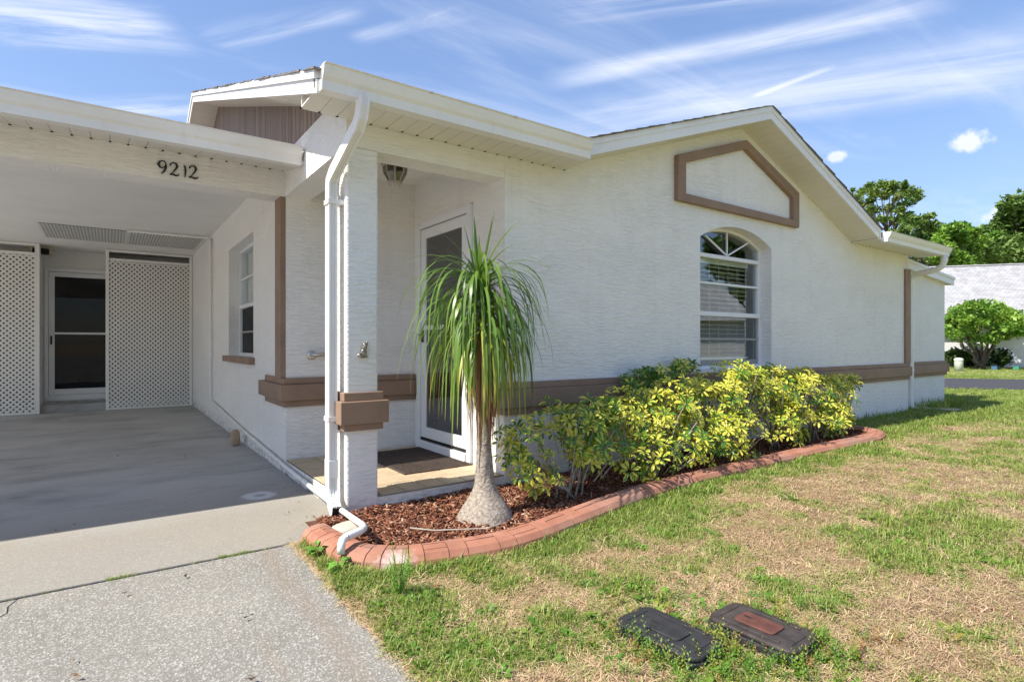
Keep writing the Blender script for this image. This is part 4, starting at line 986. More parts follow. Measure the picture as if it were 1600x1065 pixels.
def flood():
    f = thing('flood_light', 'cream twin flood lamp above the carport storm door', 'lamp', (-.86, 11.5, 2.60))
    MB().box(-1.02, -.70, 11.40, 11.58, 2.555, 2.599).build('base', 'cream', f, bevel=.008)
    for x in (-.99, -.76):
        MB().prism([(x, 11.36, 2.555), (x, 11.60, 2.555), (x, 11.56, 2.45), (x, 11.34, 2.47)], (.025, 0, 0)).build('bracket', 'cream', f)
    MB().box(-.96, -.765, 11.36, 11.54, 2.475, 2.553).build('lamp_hood', 'dark', f, bevel=.01)
flood()
def pvc():
    p = thing('drain_pipe', 'thin white plastic pipe running down and along the carport wall to the garden edge', 'pipe', (1.14, 8.8, 0))
    x = XW-.028; r = .0165
    MB().tube([(.20, 9.08, 2.575), (1.10, 9.02, 2.57), (x-.02, 8.98, 2.565), (x, 8.94, 2.54), (x, 8.81, 2.50), (x, 8.81, .32), (x, 8.78, .28), (x, 8.6, .275), (x, 6.6, .16), (x, P-.1, .085), (x, 3.9, .062)], r, 8).build('pipe', 'pvc', p, True)
    MB().tube([(x, 3.9, .062), (1.12, 3.3, .085), (1.066, 2.815, .135), (1.055, 2.78, .135)], r, 10).build('pipe', 'pvc', p, True)
    MB().tube([(1.062, 2.80, .135), (1.050, 2.765, .134), (1.025, 2.742, .132), (.955, 2.715, .128), (.930, 2.70, .126)], .0195, 12).build('elbow', 'pvc', p, True)
    MB().tube([(.945, 2.708, .127), (.918, 2.692, .122), (.910, 2.685, .105), (.908, 2.683, .062)], .0195, 12).build('elbow', 'pvc', p, True)
    for y, z in ((6.6, .16), (5.2, .1), (4.2, .068)): MB().tube([(x, y-.03, z+.001), (x, y+.03, z+.003)], .0205, 10).build('coupling', 'pvc', p, True)
pvc()
def rock(name, label, mat, c, r, seed, rot=0, flat=1, cat='stone'):
    bm = bmesh.new(); bmesh.ops.create_icosphere(bm, subdivisions=3, radius=1); rr = random.Random(seed)
    ph = [Vector((rr.uniform(-1, 1), rr.uniform(-1, 1), rr.uniform(-1, 1))).normalized() for _ in range(7)]
    for v in bm.verts:
        d = v.co.normalized(); k = 1
        for q in ph: k -= .18*max(0, d.dot(q)-.55)
        v.co = Vector((abs(d.x)**.7*math.copysign(1, d.x)*r[0], abs(d.y)**.7*math.copysign(1, d.y)*r[1], abs(d.z)**flat*math.copysign(1, d.z)*r[2]))*k
    bmesh.ops.rotate(bm, verts=bm.verts, matrix=Matrix.Rotation(rot, 3, 'Z'))
    me = bpy.data.meshes.new(name); bm.to_mesh(me); bm.free(); me.polygons.foreach_set('use_smooth', [True]*len(me.polygons))
    o = link(name, me, None, mat); o.location = c; tag(o, label, cat); return o
rock('stone', 'upright tan stone leaning on the carport wall', 'stone', (1.075, 6.50, .083), (.050, .055, .095), 3, flat=.6)
rock('splash_stone', 'flat pale stone at the foot of the porch column', 'pale_stone', (1.075, 3.03, .038), (.105, .085, .05), 8, .3, .45)
MB().prism([(9.86, 3.36, .055), (9.98, 3.44, .055), (10.35, 2.98, .055), (10.20, 2.88, .055)], (0, 0, .05)).build('splash_block', 'pale_stone', None, bevel=.012)
tag(bpy.data.objects['splash_block'], 'grey concrete splash block in the grass under the far downspout', 'splash block')
# doormat with ribs
def doormat():
    x0, x1, y0, y1 = 1.74, 2.318, 3.77, 4.68; mb = MB(); mb.box(x0, x1, y0, y1, T+.003, T+.010)
    n = 60
    for k in range(n):
        t = y0+.012+(y1-y0-.024)*k/n
        for j in range(6):
            xa = x0+.012+(x1-x0-.024)*j/6; xb = xa+(x1-x0-.024)/6; s = 1 if j % 2 else -1
            mb.prism([(xa, t, T+.010), (xa, t+.008, T+.010), (xa, t+.004, T+.015)], (xb-xa, .006*s, 0))
    o = mb.build('doormat', 'mat', None); tag(o, 'dark brown ribbed doormat in front of the porch door', 'doormat')
doormat()
# meter box lids in the lawn
def meter(label, cx, cy, w, l, rot, m, flap, zt):
    b = thing('meter_box', label, 'meter box', (cx, cy, 0), 'utility meter boxes sunk in the lawn')
    M_ = Matrix.Translation((cx, cy, 0)) @ Matrix.Rotation(rot, 4, 'Z')
    def rr(w, l, r, n=6):
        out = []
        for sx, sy, a0 in ((1, 1, 0), (-1, 1, 90), (-1, -1, 180), (1, -1, 270)):
            for k in range(n+1):
                a = math.radians(a0+90*k/n); out.append((sx*(w/2-r)+r*math.cos(a), sy*(l/2-r)+r*math.sin(a)))
        return out
    def plate(name, w, l, r, z0, z1, mt, dx=0, dy=0, bev=.004):
        return MB().prism([M_ @ Vector((x+dx, y+dy, z0)) for x, y in rr(w, l, r)], (0, 0, z1-z0)).build(name, mt, b, bevel=bev)
    plate('box_rim', w+.012, l+.012, .045, -.08, zt-.018, 'lid'); plate('lid', w, l, .042, zt-.017, zt, m, bev=.006)
    for sx in (-1, 1): plate('lid_ridge', .012, l*.62, .004, zt-.001, zt+.004, m, sx*w*.36, .0, .002)
    for sy in (-1, 1): plate('lid_ridge', w*.62, .010, .004, zt-.001, zt+.003, m, 0, sy*l*.40, .002)
    plate('reader_flap', w*.44, l*.46, .018, zt-.001, zt+.0065, flap, -.004, .01, .003)
    plate('finger_slot', .009, .028, .003, zt+.006, zt+.0075, 'dark', 0, l*.17, 0)
meter('all black meter box lid lying in the lawn', 1.606, 1.295, .20, .345, .06, 'lid', 'lid', .062)
meter('brown black meter box lid with a rusty red flap', 1.884, 1.108, .20, .325, .03, 'lid_brown', 'rust', .076)
# curved brick edging: bricks are pieces of the curb
def edging():
    e = thing('garden_edging', 'curved terracotta brick edging round the planting bed', 'garden edging', (2, 2.45, 0))
    def dense(P_, n):
        q = [Vector((x, y, 0)) for x, y in P_]; L = [0]
        for a, b in zip(q, q[1:]): L.append(L[-1]+(b-a).length)
        t = np.linspace(0, L[-1], n); xs = np.interp(t, L, [p.x for p in q]); ys = np.interp(t, L, [p.y for p in q])
        k = np.array([1, 2, 3, 2, 1])/9
        for arr in (xs, ys):
            pd = np.concatenate([[arr[0]]*2, arr, [arr[-1]]*2]); arr[1:-1] = np.convolve(pd, k, 'valid')[1:-1]
        return [Vector((x, y, 0)) for x, y in zip(xs, ys)]
    n = 300; O0 = dense(OUT, n); I0 = dense(INN, n); C_ = [a.lerp(b, .5) for a, b in zip(O0, I0)]; O = []; I = []
    for i in range(n):
        tg = (C_[min(i+3, n-1)]-C_[max(i-3, 0)]).normalized(); nr = Vector((tg.y, -tg.x, 0)); hw = .5*min(.17, max(.135, (O0[i]-I0[i]).length*.9)); O.append(C_[i]+nr*hw); I.append(C_[i]-nr*hw)
    if (O[50]-O0[50]).length > (I[50]-O0[50]).length: O, I = I, O
    def prof(i, s, lift=0):   # s across: 0 outer foot .. 1 inner edge
        p = O[i].lerp(I[i], s); b = float(hgt(p.x, p.y)); hh = [(0, .0), (.06, .040), (.20, .066), (.55, .080), (.85, .076), (1, .045)]
        z = np.interp(s, [q[0] for q in hh], [q[1] for q in hh]); return Vector((p.x, p.y, b+float(z)+lift))
    # core (joint colour), a little lower
    mb = MB(); ss = [0, .03, .06, .13, .2, .4, .6, .85, 1]
    vs = []; fs = []; m = len(ss)+2
    for i in range(n):
        r = [prof(i, s, -.0035) for s in ss]; vs += [Vector((r[0].x, r[0].y, -.05))]+r+[Vector((r[-1].x, r[-1].y, -.05))]
    for i in range(n-1):
        for k in range(m-1): fs.append((i*m+k, i*m+k+1, (i+1)*m+k+1, (i+1)*m+k))
    fs += [tuple(range(m)), tuple(range((n-1)*m, n*m))]
    mb.add(vs, fs).build('curb_core', 'mortar', e)
    r = random.Random(4); i = 0
    def brick(i0, i1, s0, s1):
        st = sorted([s0, s1]+[q for q in (.03, .06, .13, .2, .4, .6, .85) if s0+.02 < q < s1-.02]); cols = sorted(set([i0, (i0+i1)//2, i1])); vs = []; fs = []; g = .016
        tilt = r.uniform(-.0006, .0006)
        for ci, i in enumerate(cols):
            for s in st:
                s_ = min(max(s, s0+g), s1-g); v = prof(min(i, n-1), s_, .0012+tilt)
                if ci == 0: v = v.lerp(prof(min(i+1, n-1), s_, .0012), .12)
                if ci == len(cols)-1: v = v.lerp(prof(max(i-1, 0), s_, .0012), .12)
                vs.append(v)
        mm = len(st); nc = len(cols); tot = len(vs)
        vs += [v-Vector((0, 0, .012)) for v in vs]
        for a in range(nc-1):
            for k in range(mm-1): fs.append((a*mm+k, a*mm+k+1, (a+1)*mm+k+1, (a+1)*mm+k))
        ring = [k for k in range(mm)]+[a*mm+mm-1 for a in range(1, nc)]+[(nc-1)*mm+k for k in range(mm-2, -1, -1)]+[a*mm for a in range(nc-2, 0, -1)]
        for a, b in zip(ring, ring[1:]+ring[:1]): fs.append((a, b, b+tot, a+tot))
        MB().add(vs, fs).build('brick', 'brick', e, smooth=False)
    while i < n-3:
        # repeated stamp: one soldier across, then two stretchers lengthwise
        w = 3 if i < 40 else 4
        if i > 240: w = 5
        brick(i, min(i+w, n-1), 0, 1); i += w
        if i >= n-3: break
        l = 5 if i < 40 else 7
        j = min(i+l, n-1)
        if r.random() < .7:
            brick(i, j, 0, .52); h = i+r.choice([2, 3]); brick(i, min(h, j), .52, 1)
            if h < j: brick(h, j, .52, 1)
        else:
            brick(i, j, 0, .36); brick(i, j, .36, .70); brick(i, j, .70, 1)
        i = j
edging()
o = MB().tube([(1.325, 2.80, .075), (1.42, 2.70, .07), (1.53, 2.60, .082), (1.63, 2.515, .09), (1.71, 2.45, .125)], [.0048, .0045, .004, .0035, .002], 6).build('dry_stalk', 'twig', None, True)
tag(o, 'long pale dry stalk lying on the mulch', 'stalk')

# ------------------------------------------------------------------ scatter (stuff)
def scatter(name, label, pts, rot, scl, tone, variants, mat):
    me = bpy.data.meshes.new(name); pts = np.asarray(pts, np.float32); n = len(pts)
    me.vertices.add(n); me.vertices.foreach_set('co', pts.ravel())
    a = me.attributes.new('rot', 'FLOAT_VECTOR', 'POINT'); a.data.foreach_set('vector', np.asarray(rot, np.float32).ravel())
    a = me.attributes.new('scl', 'FLOAT', 'POINT'); a.data.foreach_set('value', np.asarray(scl, np.float32))
    a = me.attributes.new('tone', 'FLOAT', 'POINT'); a.data.foreach_set('value', np.asarray(tone, np.float32))
    a = me.attributes.new('pick', 'INT', 'POINT'); a.data.foreach_set('value', RNG.integers(0, len(variants), n).astype(np.int32))
    o = link(name, me, None, mat); tag(o, label, kind='stuff')
    src = bpy.data.collections.new(name+'_source')
    for k, vm in enumerate(variants):
        vm.materials.append(MAT[mat]); so_ = bpy.data.objects.new(f'{name}_piece', vm); src.objects.link(so_)
    ng = bpy.data.node_groups.new(name, 'GeometryNodeTree'); ng.interface.new_socket('Geometry', in_out='INPUT', socket_type='NodeSocketGeometry'); ng.interface.new_socket('Geometry', in_out='OUTPUT', socket_type='NodeSocketGeometry')
    N = ng.nodes; L = ng.links; gi = N.new('NodeGroupInput'); go = N.new('NodeGroupOutput')
    ci = N.new('GeometryNodeCollectionInfo'); ci.inputs['Collection'].default_value = src; ci.inputs['Separate Children'].default_value = True; ci.inputs['Reset Children'].default_value = True
    ip = N.new('GeometryNodeInstanceOnPoints'); ip.inputs['Pick Instance'].default_value = True
    def at(nm, ty):
        q = N.new('GeometryNodeInputNamedAttribute'); q.data_type = ty; q.inputs['Name'].default_value = nm; return q.outputs['Attribute']
    L.new(gi.outputs[0], ip.inputs['Points']); L.new(ci.outputs[0], ip.inputs['Instance']); L.new(at('pick', 'INT'), ip.inputs['Instance Index'])
    L.new(at('rot', 'FLOAT_VECTOR'), ip.inputs['Rotation']); L.new(at('scl', 'FLOAT'), ip.inputs['Scale']); L.new(ip.outputs[0], go.inputs[0])
    md = o.modifiers.new('scatter', 'NODES'); md.node_group = ng
    return o
def blade_clump(seed, n, rad, h, lean, w, droop):
    r = np.random.default_rng(seed); V = []; F = []
    for k in range(n):
        a = r.uniform(0, 6.283); p = np.array([math.cos(a), math.sin(a), 0])*rad*math.sqrt(r.random()); d = r.uniform(0, 6.283)
        dv = np.array([math.cos(d), math.sin(d), 0]); sd = np.array([-dv[1], dv[0], 0]); hh = h*r.uniform(.5, 1.15); le = lean*r.uniform(.3, 1.3); ww = w*r.uniform(.7, 1.2)
        b = len(V); q1 = p+dv*le*hh*.45+np.array([0, 0, hh*.6]); q2 = p+dv*le*hh*1.1+np.array([0, 0, max(hh*(1-droop*r.random()), .004)])
        V += [p-sd*ww/2, p+sd*ww/2, q1+sd*ww*.42, q1-sd*ww*.42, q2]; F += [(b, b+1, b+2), (b, b+2, b+3), (b+3, b+2, b+4)]
    return fast_mesh('blade', np.array(V), np.array(F))
def flat_clump(seed, n, rad, ln, w):
    r = np.random.default_rng(seed); V = []; F = []
    for k in range(n):
        a = r.uniform(0, 6.283); p = np.array([math.cos(a), math.sin(a), 0])*rad*math.sqrt(r.random())+np.array([0, 0, r.uniform(.002, .014)]); d = r.uniform(0, 6.283)
        dv = np.array([math.cos(d), math.sin(d), r.uniform(-.12, .28)]); sd = np.array([-math.sin(d), math.cos(d), 0]); l = ln*r.uniform(.4, 1.2); ww = w*r.uniform(.6, 1.2); b = len(V)
        q1 = p+dv*l*.5+np.array([0, 0, .004]); q2 = p+dv*l
        V += [p-sd*ww/2, p+sd*ww/2, q1+sd*ww*.45, q1-sd*ww*.45, q2]; F += [(b, b+1, b+2), (b, b+2, b+3), (b+3, b+2, b+4)]
    return fast_mesh('straw_piece', np.array(V), np.array(F))
def rosette(seed, n, ln, w, up):
    r = np.random.default_rng(seed); V = []; F = []
    for k in range(n):
        d = r.uniform(0, 6.283); dv = np.array([math.cos(d), math.sin(d), 0]); sd = np.array([-dv[1], dv[0], 0]); l = ln*r.uniform(.5, 1.2); z0 = up*r.uniform(0, 1); st = r.uniform(.1, .6)*l; b = len(V); tl = r.uniform(-.3, .5)
        p = dv*st*.4+np.array([0, 0, z0*.6]); c1 = p+dv*l*.5+np.array([0, 0, z0*.4+tl*l*.4]); t = p+dv*l+np.array([0, 0, z0*.4+tl*l*.3])
        V += [p, c1+sd*w*l, t, c1-sd*w*l, c1+np.array([0, 0, -.003])]; F += [(b, b+1, b+4), (b+1, b+2, b+4), (b+2, b+3, b+4), (b+3, b, b+4)]
    return fast_mesh('rosette', np.array(V), np.array(F))
def sprig(seed, n, h):
    """upright stem with short stubby leaves all round (spurge-like weed)"""
    r = np.random.default_rng(seed); V = []; F = []
    for s in range(n):
        a = r.uniform(0, 6.283); base = np.array([math.cos(a), math.sin(a), 0])*r.uniform(0, .02); ln = np.array([math.cos(a)*r.uniform(0, .35), math.sin(a)*r.uniform(0, .35), 1]); hh = h*r.uniform(.5, 1.1)
        for k in range(14):
            t = .15+.85*k/13; p = base+ln*hh*t; d = k*2.4+a; dv = np.array([math.cos(d), math.sin(d), .7]); sd = np.array([-math.sin(d), math.cos(d), 0]); l = .013*(1.15-.6*t)*r.uniform(.8, 1.2); b = len(V)
            V += [p, p+dv*l*.6+sd*l*.3, p+dv*l*1.1, p+dv*l*.6-sd*l*.3]; F += [(b, b+1, b+2), (b, b+2, b+3)]
    return fast_mesh('sprig', np.array(V), np.array(F))
def area(n, x0, x1, y0, y1):
    return RNG.uniform(x0, x1, n), RNG.uniform(y0, y1, n)
def keep_lawn(x, y):
    inside_bed = (y > curb_y(x)-.005) & (x < 7.08) & (x > .865)
    inside_bed &= ~((x > 7.05))
    end = (x > 6.6) & (x < 7.10) & (y > 2.52) & ((x-6.9)**2/.05+(y-2.9)**2/.16 < 1)
    lids = (np.abs(x-1.606) < .105) & (np.abs(y-1.295) < .172) | (np.abs(x-1.884) < .105) & (np.abs(y-1.108) < .165)
    drive = x < .80+.03*fbm(y*5, y*0+1, 4, 3)
    wall = (y > 3.33) & (x < 9.62) | (y > 3.45) & (x < 11.5)
    left = (x < .90) & (y > 3.1)
    dd = x*.8+y*.6; road_ = (dd > 14.9) & (dd < 19.6)
    return ~(road_ | (inside_bed & (x < 7.0)) | end | lids | drive | wall | left)
def lawn_pts(spec):
    X = []; Y = []; Sc = []
    for n, x0, x1, y0, y1, s in spec:
        x, y = area(n, x0, x1, y0, y1); X.append(x); Y.append(y); Sc.append(np.full(n, s))
    x = np.concatenate(X); y = np.concatenate(Y); s = np.concatenate(Sc); k = keep_lawn(x, y); x, y, s = x[k], y[k], s[k]
    # picture cone only, with a margin for other viewpoints
    f = x*.58186+y*.81328; r = x*.81328-y*.58186; k = (f > .9) & (np.abs(r) < f*1.15+.6); return x[k], y[k], s[k]
SPEC = [(260, .805, .90, 2.35, 3.12, .9), (26000, .78, 3.2, .3, 2.6, 1), (26000, 3.2, 7.6, .6, 3.45, 1.1), (20000, 7.0, 13, .8, 4.6, 1.35), (9000, 11, 22, 1.5, 8, 1.4), (5000, 16, 34, 3, 14, 1.6)]
x, y, s = lawn_pts(SPEC); g = green(x, y); k = RNG.random(len(x)) < np.clip(.34+g*.64, .0, 1); x, y, s, g = x[k], y[k], s[k], g[k]
n = len(x); hmul = .66+.42*g+.2*np.exp(-(curb_y(x)-y)**2/.02)
hmul = np.where((np.abs(x-1.75) < .42) & (np.abs(y-1.2) < .4), hmul*.75, hmul)
scatter('green_grass', 'short green grass growing in patches', np.stack([x, y, gz(x, y)-.003], 1), np.stack([RNG.normal(0, .12, n), RNG.normal(0, .12, n), RNG.uniform(0, 6.28, n)], 1), s*hmul*RNG.uniform(.7, 1.25, n), np.clip(.66-.36*g+RNG.normal(0, .25, n), 0, 1),
        [blade_clump(i, 16, .034, .038, .85, .0034, .55) for i in range(6)]+[blade_clump(i+20, 9, .03, .060, .65, .0036, .4) for i in range(2)], 'grass')
x, y, s = lawn_pts([(420, .805, .90, 2.3, 3.12, .9), (30000, .78, 3.2, .3, 2.6, 1), (26000, 3.2, 7.6, .6, 3.45, 1.15), (12000, 7.0, 13, .8, 4.6, 1.4)]); g = green(x, y); k = RNG.random(len(x)) < np.clip(1.05-g*.5, .3, 1); x, y, s, g = x[k], y[k], s[k], g[k]; n = len(x)
scatter('dry_grass', 'matted dry straw coloured grass', np.stack([x, y, gz(x, y)], 1), np.stack([RNG.normal(0, .1, n), RNG.normal(0, .1, n), RNG.uniform(0, 6.28, n)], 1), s*RNG.uniform(.7, 1.3, n), np.clip(RNG.normal(.45, .28, n)+.25*g, 0, 1),
        [flat_clump(i+50, 26, .055, .042, .0024) for i in range(6)], 'straw')
x, y, s = lawn_pts([(6500, .80, 3.4, .4, 2.5, 1), (2500, 3.2, 7.5, 1.2, 2.6, 1.1)]); g = green(x, y)
nearbox = np.exp(-((x-1.9)**2/.05+(y-1.32)**2/.05))+np.exp(-((x-1.0)**2/.02+(y-2.0)**2/.6))
k = RNG.random(len(x)) < np.clip((g-.45)*.9+nearbox*.5, 0, .9); x, y, s, g = x[k], y[k], s[k], g[k]; n = len(x)
scatter('broadleaf_weeds', 'low broad leaved weeds in the lawn', np.stack([x, y, gz(x, y)], 1), np.stack([RNG.normal(0, .15, n), RNG.normal(0, .15, n), RNG.uniform(0, 6.28, n)], 1), s*RNG.uniform(.5, 1.15, n), np.clip(RNG.normal(.35, .22, n), 0, 1), [rosette(i, 11, .034, .26, .03) for i in range(5)], 'weed')
# stubby weeds crowding the meter boxes
x, y = area(2600, 1.2, 2.3, .75, 1.6); d1 = np.maximum(np.abs(x-1.606)-.10, np.abs(y-1.295)-.17); d2 = np.maximum(np.abs(x-1.884)-.10, np.abs(y-1.108)-.165); d = np.minimum(d1, d2)
front = (x*.58+y*.81) < 2.02+.0*x
k = (d > .0) & (RNG.random(len(x)) < np.where(front, .42, .12)*np.exp(-np.clip(d, 0, 1)/.10)+.02*0); k |= (d > -.02) & (d < .03) & front & (RNG.random(len(x)) < .5)
x, y = x[k], y[k]; n = len(x)
scatter('stubby_weeds', 'upright stubby weeds crowding the meter boxes', np.stack([x, y, gz(x, y)], 1), np.stack([RNG.normal(0, .2, n), RNG.normal(0, .2, n), RNG.uniform(0, 6.28, n)], 1), RNG.uniform(.55, 1.15, n), np.clip(RNG.normal(.62, .25, n), 0, 1), [sprig(i, 3, .085) for i in range(5)], 'weed')
# tall grass along the far wall foot
x, y = area(800, 7.2, 11.4, 3.1, 3.42); k = (RNG.random(len(x)) < np.where(x > 9.5, .40, .18)); x, y = x[k], y[k]; n = len(x)
scatter('tall_grass', 'taller uncut grass along the foot of the wall', np.stack([x, y, gz(x, y)], 1), np.stack([RNG.normal(0, .1, n), RNG.normal(0, .1, n), RNG.uniform(0, 6.28, n)], 1), RNG.uniform(.7, 1.7, n)*np.where(x > 9.9, 1.35, 1), np.clip(RNG.normal(.25, .2, n), 0, 1), [blade_clump(i+80, 8, .03, .09, .35, .004, .2) for i in range(4)], 'grass')
def crack(pts, w):
    mb = MB(); V = []
    r = random.Random(5)
    for i, (x, y) in enumerate(pts): V.append((x, y, w*r.uniform(.4, 1.2)))
    for (x0, y0, a), (x1, y1, b) in zip(V, V[1:]): mb.add([(x0-a, y0, .0012), (x0+a, y0, .0012), (x1+b, y1, .0012), (x1-b, y1, .0012)], [(0, 1, 2, 3)])
    o = mb.build('crack', 'dark', None); tag(o, 'hairline crack in the driveway slab', kind='structure')
crack([(-.31, 3.13), (-.335, 3.06), (-.33, 2.99), (-.375, 2.93), (-.41, 2.90), (-.43, 2.82), (-.50, 2.75)], .0022)
# bark chips
def chip(seed):
    r = np.random.default_rng(seed); l, w, h = r.uniform(.018, .05), r.uniform(.005, .011), r.uniform(.003, .006)
    v = [(-l/2, -w/2*r.uniform(.3, 1), -h/2), (l/2, -w/2*r.uniform(.3, 1), -h/2), (l/2, w/2*r.uniform(.3, 1), -h/2), (-l/2, w/2, -h/2), (-l/2, -w/2, h/2), (l/2*r.uniform(.7, 1), -w/2, h/2), (l/2, w/2*r.uniform(.3, 1), h/2), (-l/2, w/2, h/2)]
    return fast_mesh('chip', np.array(v), np.array([(3, 2, 1, 0), (4, 5, 6, 7), (0, 1, 5, 4), (1, 2, 6, 5), (2, 3, 7, 6), (3, 0, 4, 7)]))
x, y = area(30000, .98, 6.9, 2.45, 3.37); inn = np.interp(x, [p[0] for p in INN[3:16]], [p[1] for p in INN[3:16]]); k = (y > inn+.0) & ~((x < 1.19) & (y > 3.34)) & ((x > 1.12) | (y > 2.85)) & ((x < 6.6) | ((x-6.6)**2/.05+(y-2.95)**2/.1 < 1)) & (RNG.random(len(x)) < np.where(x < 3.6, 1, .55)); x, y = x[k], y[k]; n = len(x)
zb = .03+(fbm(x*3, y*3, 21, 3)-.5)*.05+.035*np.clip((x-1.5)/3, 0, 1)
scatter('bark_mulch', 'loose red brown bark chips', np.stack([x, y, zb+RNG.uniform(0, .018, n)], 1), np.stack([RNG.normal(0, .35, n), RNG.normal(0, .35, n), RNG.uniform(0, 6.28, n)], 1), RNG.uniform(.55, 1.25, n), RNG.random(n), [chip(i) for i in range(8)], 'chip')
# small dead leaves and debris on the slabs
xx = [(.95, 3.9), (1.0, 3.75), (1.02, 3.55), (.98, 3.32), (.86, 3.25), (1.05, 4.3), (1.03, 4.55), (1.04, 4.8), (1.02, 5.1), (.9, 5.2), (.5, 4.4), (.35, 5.6), (-.2, 4.2), (.1, 6.4), (.6, 6.0), (.9, 7.5), (1.0, 9.3), (.95, 10.4), (1.08, 10.8), (-.3, 6.2), (.2, 8.6), (.45, 2.45), (.42, 2.40), (.38, 1.95), (-.1, 2.3), (.2, 2.9), (1.0, 3.62), (.93, 3.48)]
x = np.array([p[0] for p in xx]*2)+RNG.normal(0, .06, 2*len(xx)); y = np.array([p[1] for p in xx]*2)+RNG.normal(0, .08, 2*len(xx)); x = np.minimum(x, np.where(y > 3.15, 1.12, .75)); n = len(x)
scatter('leaf_litter', 'scattered small dead leaves on the concrete', np.stack([x, y, np.full(n, .008)], 1), np.stack([RNG.normal(0, .15, n), RNG.normal(0, .15, n), RNG.uniform(0, 6.28, n)], 1), RNG.uniform(.35, .8, n), RNG.random(n), [flat_clump(i+200, 2, .012, .04, .012) for i in range(3)], 'litter')
# grass sprouting from the slab joint and along the edge
x = np.concatenate([RNG.uniform(.45, .62, 46), RNG.uniform(-.02, .10, 24), RNG.uniform(-.38, .8, 26)]); n = len(x); y = np.full(n, 3.142)+RNG.normal(0, .006, n)
scatter('joint_grass', 'small grass tufts growing in the slab joint', np.stack([x, y, np.full(n, -.006)], 1), np.stack([RNG.normal(0, .2, n), RNG.normal(0, .2, n), RNG.uniform(0, 6.28, n)], 1), RNG.uniform(.25, .5, n), np.clip(RNG.normal(.4, .2, n), 0, 1), [blade_clump(i+300, 8, .02, .055, .8, .004, .5) for i in range(3)], 'grass')
# ------------------------------------------------------------------ plants
def weed_plant(label, x, y, kind, seed):
    w = thing('weed_plant', label, 'weed', (x, y, float(hgt(x, y))-.005)); r = random.Random(seed)
    if kind == 'broad':
        for k in range(16):
            d = r.uniform(0, 6.28); l = r.uniform(.045, .085); z = r.uniform(.01, .06); dv = Vector((math.cos(d), math.sin(d), 0)); sd = Vector((-dv.y, dv.x, 0)); p = Vector((x, y, w.location.z+z))+dv*.01; wd_ = l*.30
            mb = MB(); mb.add([p, p+dv*l*.4+sd*wd_+Vector((0, 0, .015)), p+dv*l*.45+Vector((0, 0, .008)), p+dv*l*.4-sd*wd_+Vector((0, 0, .015)), p+dv*l+Vector((0, 0, r.uniform(-.01, .015)))], [(0, 1, 2), (0, 2, 3), (1, 4, 2), (2, 4, 3)]); o = mb.build('leaf', 'weedleaf', w)
    else:
        for k in range(10):
            d = r.uniform(0, 6.28); h = r.uniform(.13, .24); q = Vector((x, y, w.location.z)); tp = q+Vector((math.cos(d)*.05, math.sin(d)*.05, h)); mb = MB(); mb.tube([q, q.lerp(tp, .5)+Vector((0, 0, .01)), tp], [.002, .0017, .001], 4, False)
            for j in range(34):
                t = .25+.75*j/33; c = q.lerp(tp, t); a = j*2.4; v = Vector((math.cos(a), math.sin(a), .7))*.030*(1.2-.6*t); sdv = Vector((-math.sin(a), math.cos(a), 0))*.0016; mb.add([c-sdv, c+sdv, c+v], [(0, 1, 2)])
            mb.build('stem', 'weedleaf', w)
MAT['weedleaf'] = simple('bright_weed_leaf', (.14, .31, .035), .5, var=.25, vscale=12, objvar=.2)
weed_plant('broad leaved bright green weed by the driveway corner', .862, 2.88, 'broad', 3)
weed_plant('bright green leafy weed beside the driveway edge, nearer the camera', .875, 2.60, 'broad', 8)
weed_plant('feathery upright green weed near the lime stained edging', .985, 2.19, 'feather', 5)

